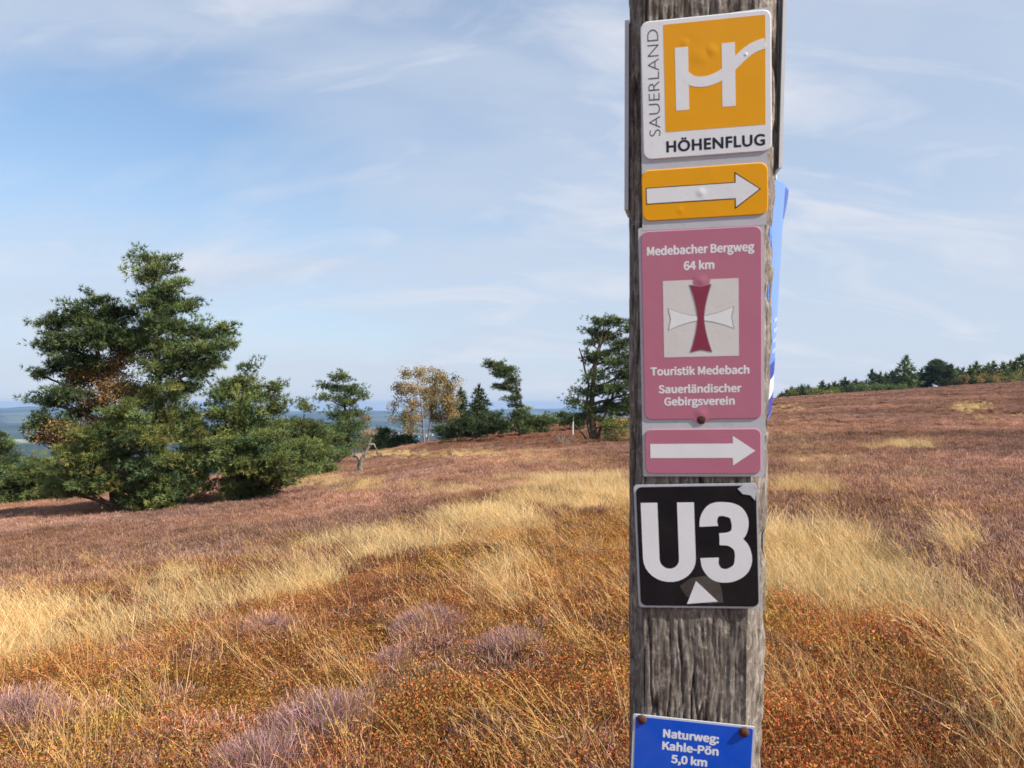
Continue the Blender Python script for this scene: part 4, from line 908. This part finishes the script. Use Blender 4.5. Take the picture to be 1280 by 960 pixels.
slab('peeled_patch', [(-10, -43), (-15, -34), (-6, -27), (6, -25), (16, -28), (19, -36), (20, -48), (8, -49.5)][::-1][::-1], 1.35, 1.44, P_BROWN, bp_)
slab('direction_triangle', [(-9.6, -49.5), (15.6, -47.2), (-1.6, -29.5)], 1.53, 1.66, P_WHITE, bp_)
slab('torn_corner', [(34, 49), (38, 44.5), (44, 43.5), (47.5, 39), (48.6, 47), (46, 51.5), (38, 51.6)][::-1][::-1], 1.36, 1.7, P_EDGE, bp_)
# 4 blue sign
s4 = sign('trail_sign', -16.5, -324, -4.2, 'blue sign at the bottom of the picture held by two rusty nails')
slab('plate', rrect(102, 101, 1.5), 0, 1.0, P_EDGE, s4)
bl = slab('blue_panel', rrect(98.2, 97.5, 1.5, cx=.3, cy=0), 1.0, 1.2, P_BLUE, s4)
text('lettering', 'Naturweg:', -1.5, 36, 46, 6.9, 1.22, P_WHITE, bl, .018); text('lettering', 'Kahle-Pön', -1.5, 24.6, 46.5, 6.9, 1.22, P_WHITE, bl, .018); text('lettering', '5,0 km', -2.0, 13.2, 29.5, 6.9, 1.22, P_WHITE, bl, .018)
dome('nail', -43.5, 46.5, 1.0, 4.4, 2.6, M_RUST, s4); dome('nail', 42.2, 45.0, 1.0, 4.6, 2.6, M_RUST, s4)
# 5 plates on the flanks, seen almost edge on
def flank(name, pts, v_t, v_b, thick, mat_face, label, lean_u=.045, corner=6, rows=16):
    """plate bent along its height: pts(t, q) -> (u, n) for height t 0..1 and depth q 0..1"""
    root = empty(name, (0, 0, 0), label, 'sign'); root.matrix_world = frame_matrix(0, 0, 0, 0)
    qn = 10; G = np.array([[(*pts(i/rows, j/qn), v_b+(v_t-v_b)*i/rows) for j in range(qn+1)] for i in range(rows+1)])
    def grid(off):
        g_ = G.copy(); g_[..., 0] += off; return np.stack([g_[..., 0], g_[..., 2], g_[..., 1]], -1)
    A = grid(0).reshape(-1, 3); B = grid(thick).reshape(-1, 3); N_ = len(A); cols_ = qn+1
    # rounded corners on the outline
    Fc = []
    for i in range(rows):
        for j in range(qn):
            a = i*cols_+j; Fc += [(a, a+1, a+cols_+1, a+cols_), (N_+a, N_+a+cols_, N_+a+cols_+1, N_+a+1)]
    for i in range(rows):
        for j in (0, qn): a = i*cols_+j; f_ = (a, a+cols_, N_+a+cols_, N_+a); Fc.append(f_ if j == 0 else f_[::-1])
    for j in range(qn):
        for i in (0, rows): a = i*cols_+j; f_ = (a, N_+a, N_+a+1, a+1); Fc.append(f_ if i == 0 else f_[::-1])
    o = mesh_obj('plate', np.vstack([A, B])*MM, Fc, mat_face, root); return root, G
def lp(t, q): return (-60+.048*(150+165*t)-2.6*(1-q)**6-.0, -9-96*q)
flank('trail_sign', lambda t, q: (-61.0+.040*(155+150*t)-.3, -10-95*q), 306, 160, 3.2, P_EDGE, 'grey sign plate on the left flank of the post seen edge on')
flank('trail_sign', lambda t, q: (57.5+.047*(185+125*t)+9*q*q, -14-92*q), 330, 184, 2.6, P_WHITE, 'white sign plate with a red mark high on the right flank of the post')
def bpl(t, q):
    return (51+.047*(-14+190*t)+q*(19+4*t)+3.5*math.sin(q*3)*(.4+t)+4*q**4*float(sstep(.8, 1, t)), -16-92*q)
rb, Gb = flank('trail_sign', bpl, 176, -22, 1.6, P_PALEBLUE, 'bent light blue sign plate flaring out from the right flank of the post', rows=24)

def print_on(name, t0, t1, q0, q1, mat, fn, v_t, v_b, off):
    """flat print laid on a bent plate between heights t and depths q"""
    A = np.array([[(*fn(t_, q_), v_b+(v_t-v_b)*t_) for q_ in np.linspace(q0, q1, 5)] for t_ in np.linspace(t0, t1, 8)]); A[..., 0] += off
    A = np.stack([A[..., 0], A[..., 2], A[..., 1]], -1).reshape(-1, 3); Fc = [(i*5+j, i*5+j+1, (i+1)*5+j+1, (i+1)*5+j) for i in range(7) for j in range(4)]
    return mesh_obj(name, A*MM, Fc, mat, rb)
P_DEEP = paint('deep_blue_print', (.01, .05, .42), .3, .05)
print_on('deep_blue_field', .86, .99, .62, .99, P_DEEP, bpl, 176, -22, 1.75)
print_on('deep_blue_field', .01, .085, .05, .97, P_DEEP, bpl, 176, -22, 1.75)
print_on('white_field', .09, .17, .05, .97, P_WHITE, bpl, 176, -22, 1.75)
print_on('deep_blue_field', .175, .24, .05, .97, P_DEEP, bpl, 176, -22, 1.75)
P_FADED = paint('faded_white_print', (.42, .50, .78), .3, .1)
for k_ in range(4): print_on('faded_stripe', .28+.045*k_, .298+.045*k_, .35, .9, P_FADED, bpl, 176, -22, 1.8)
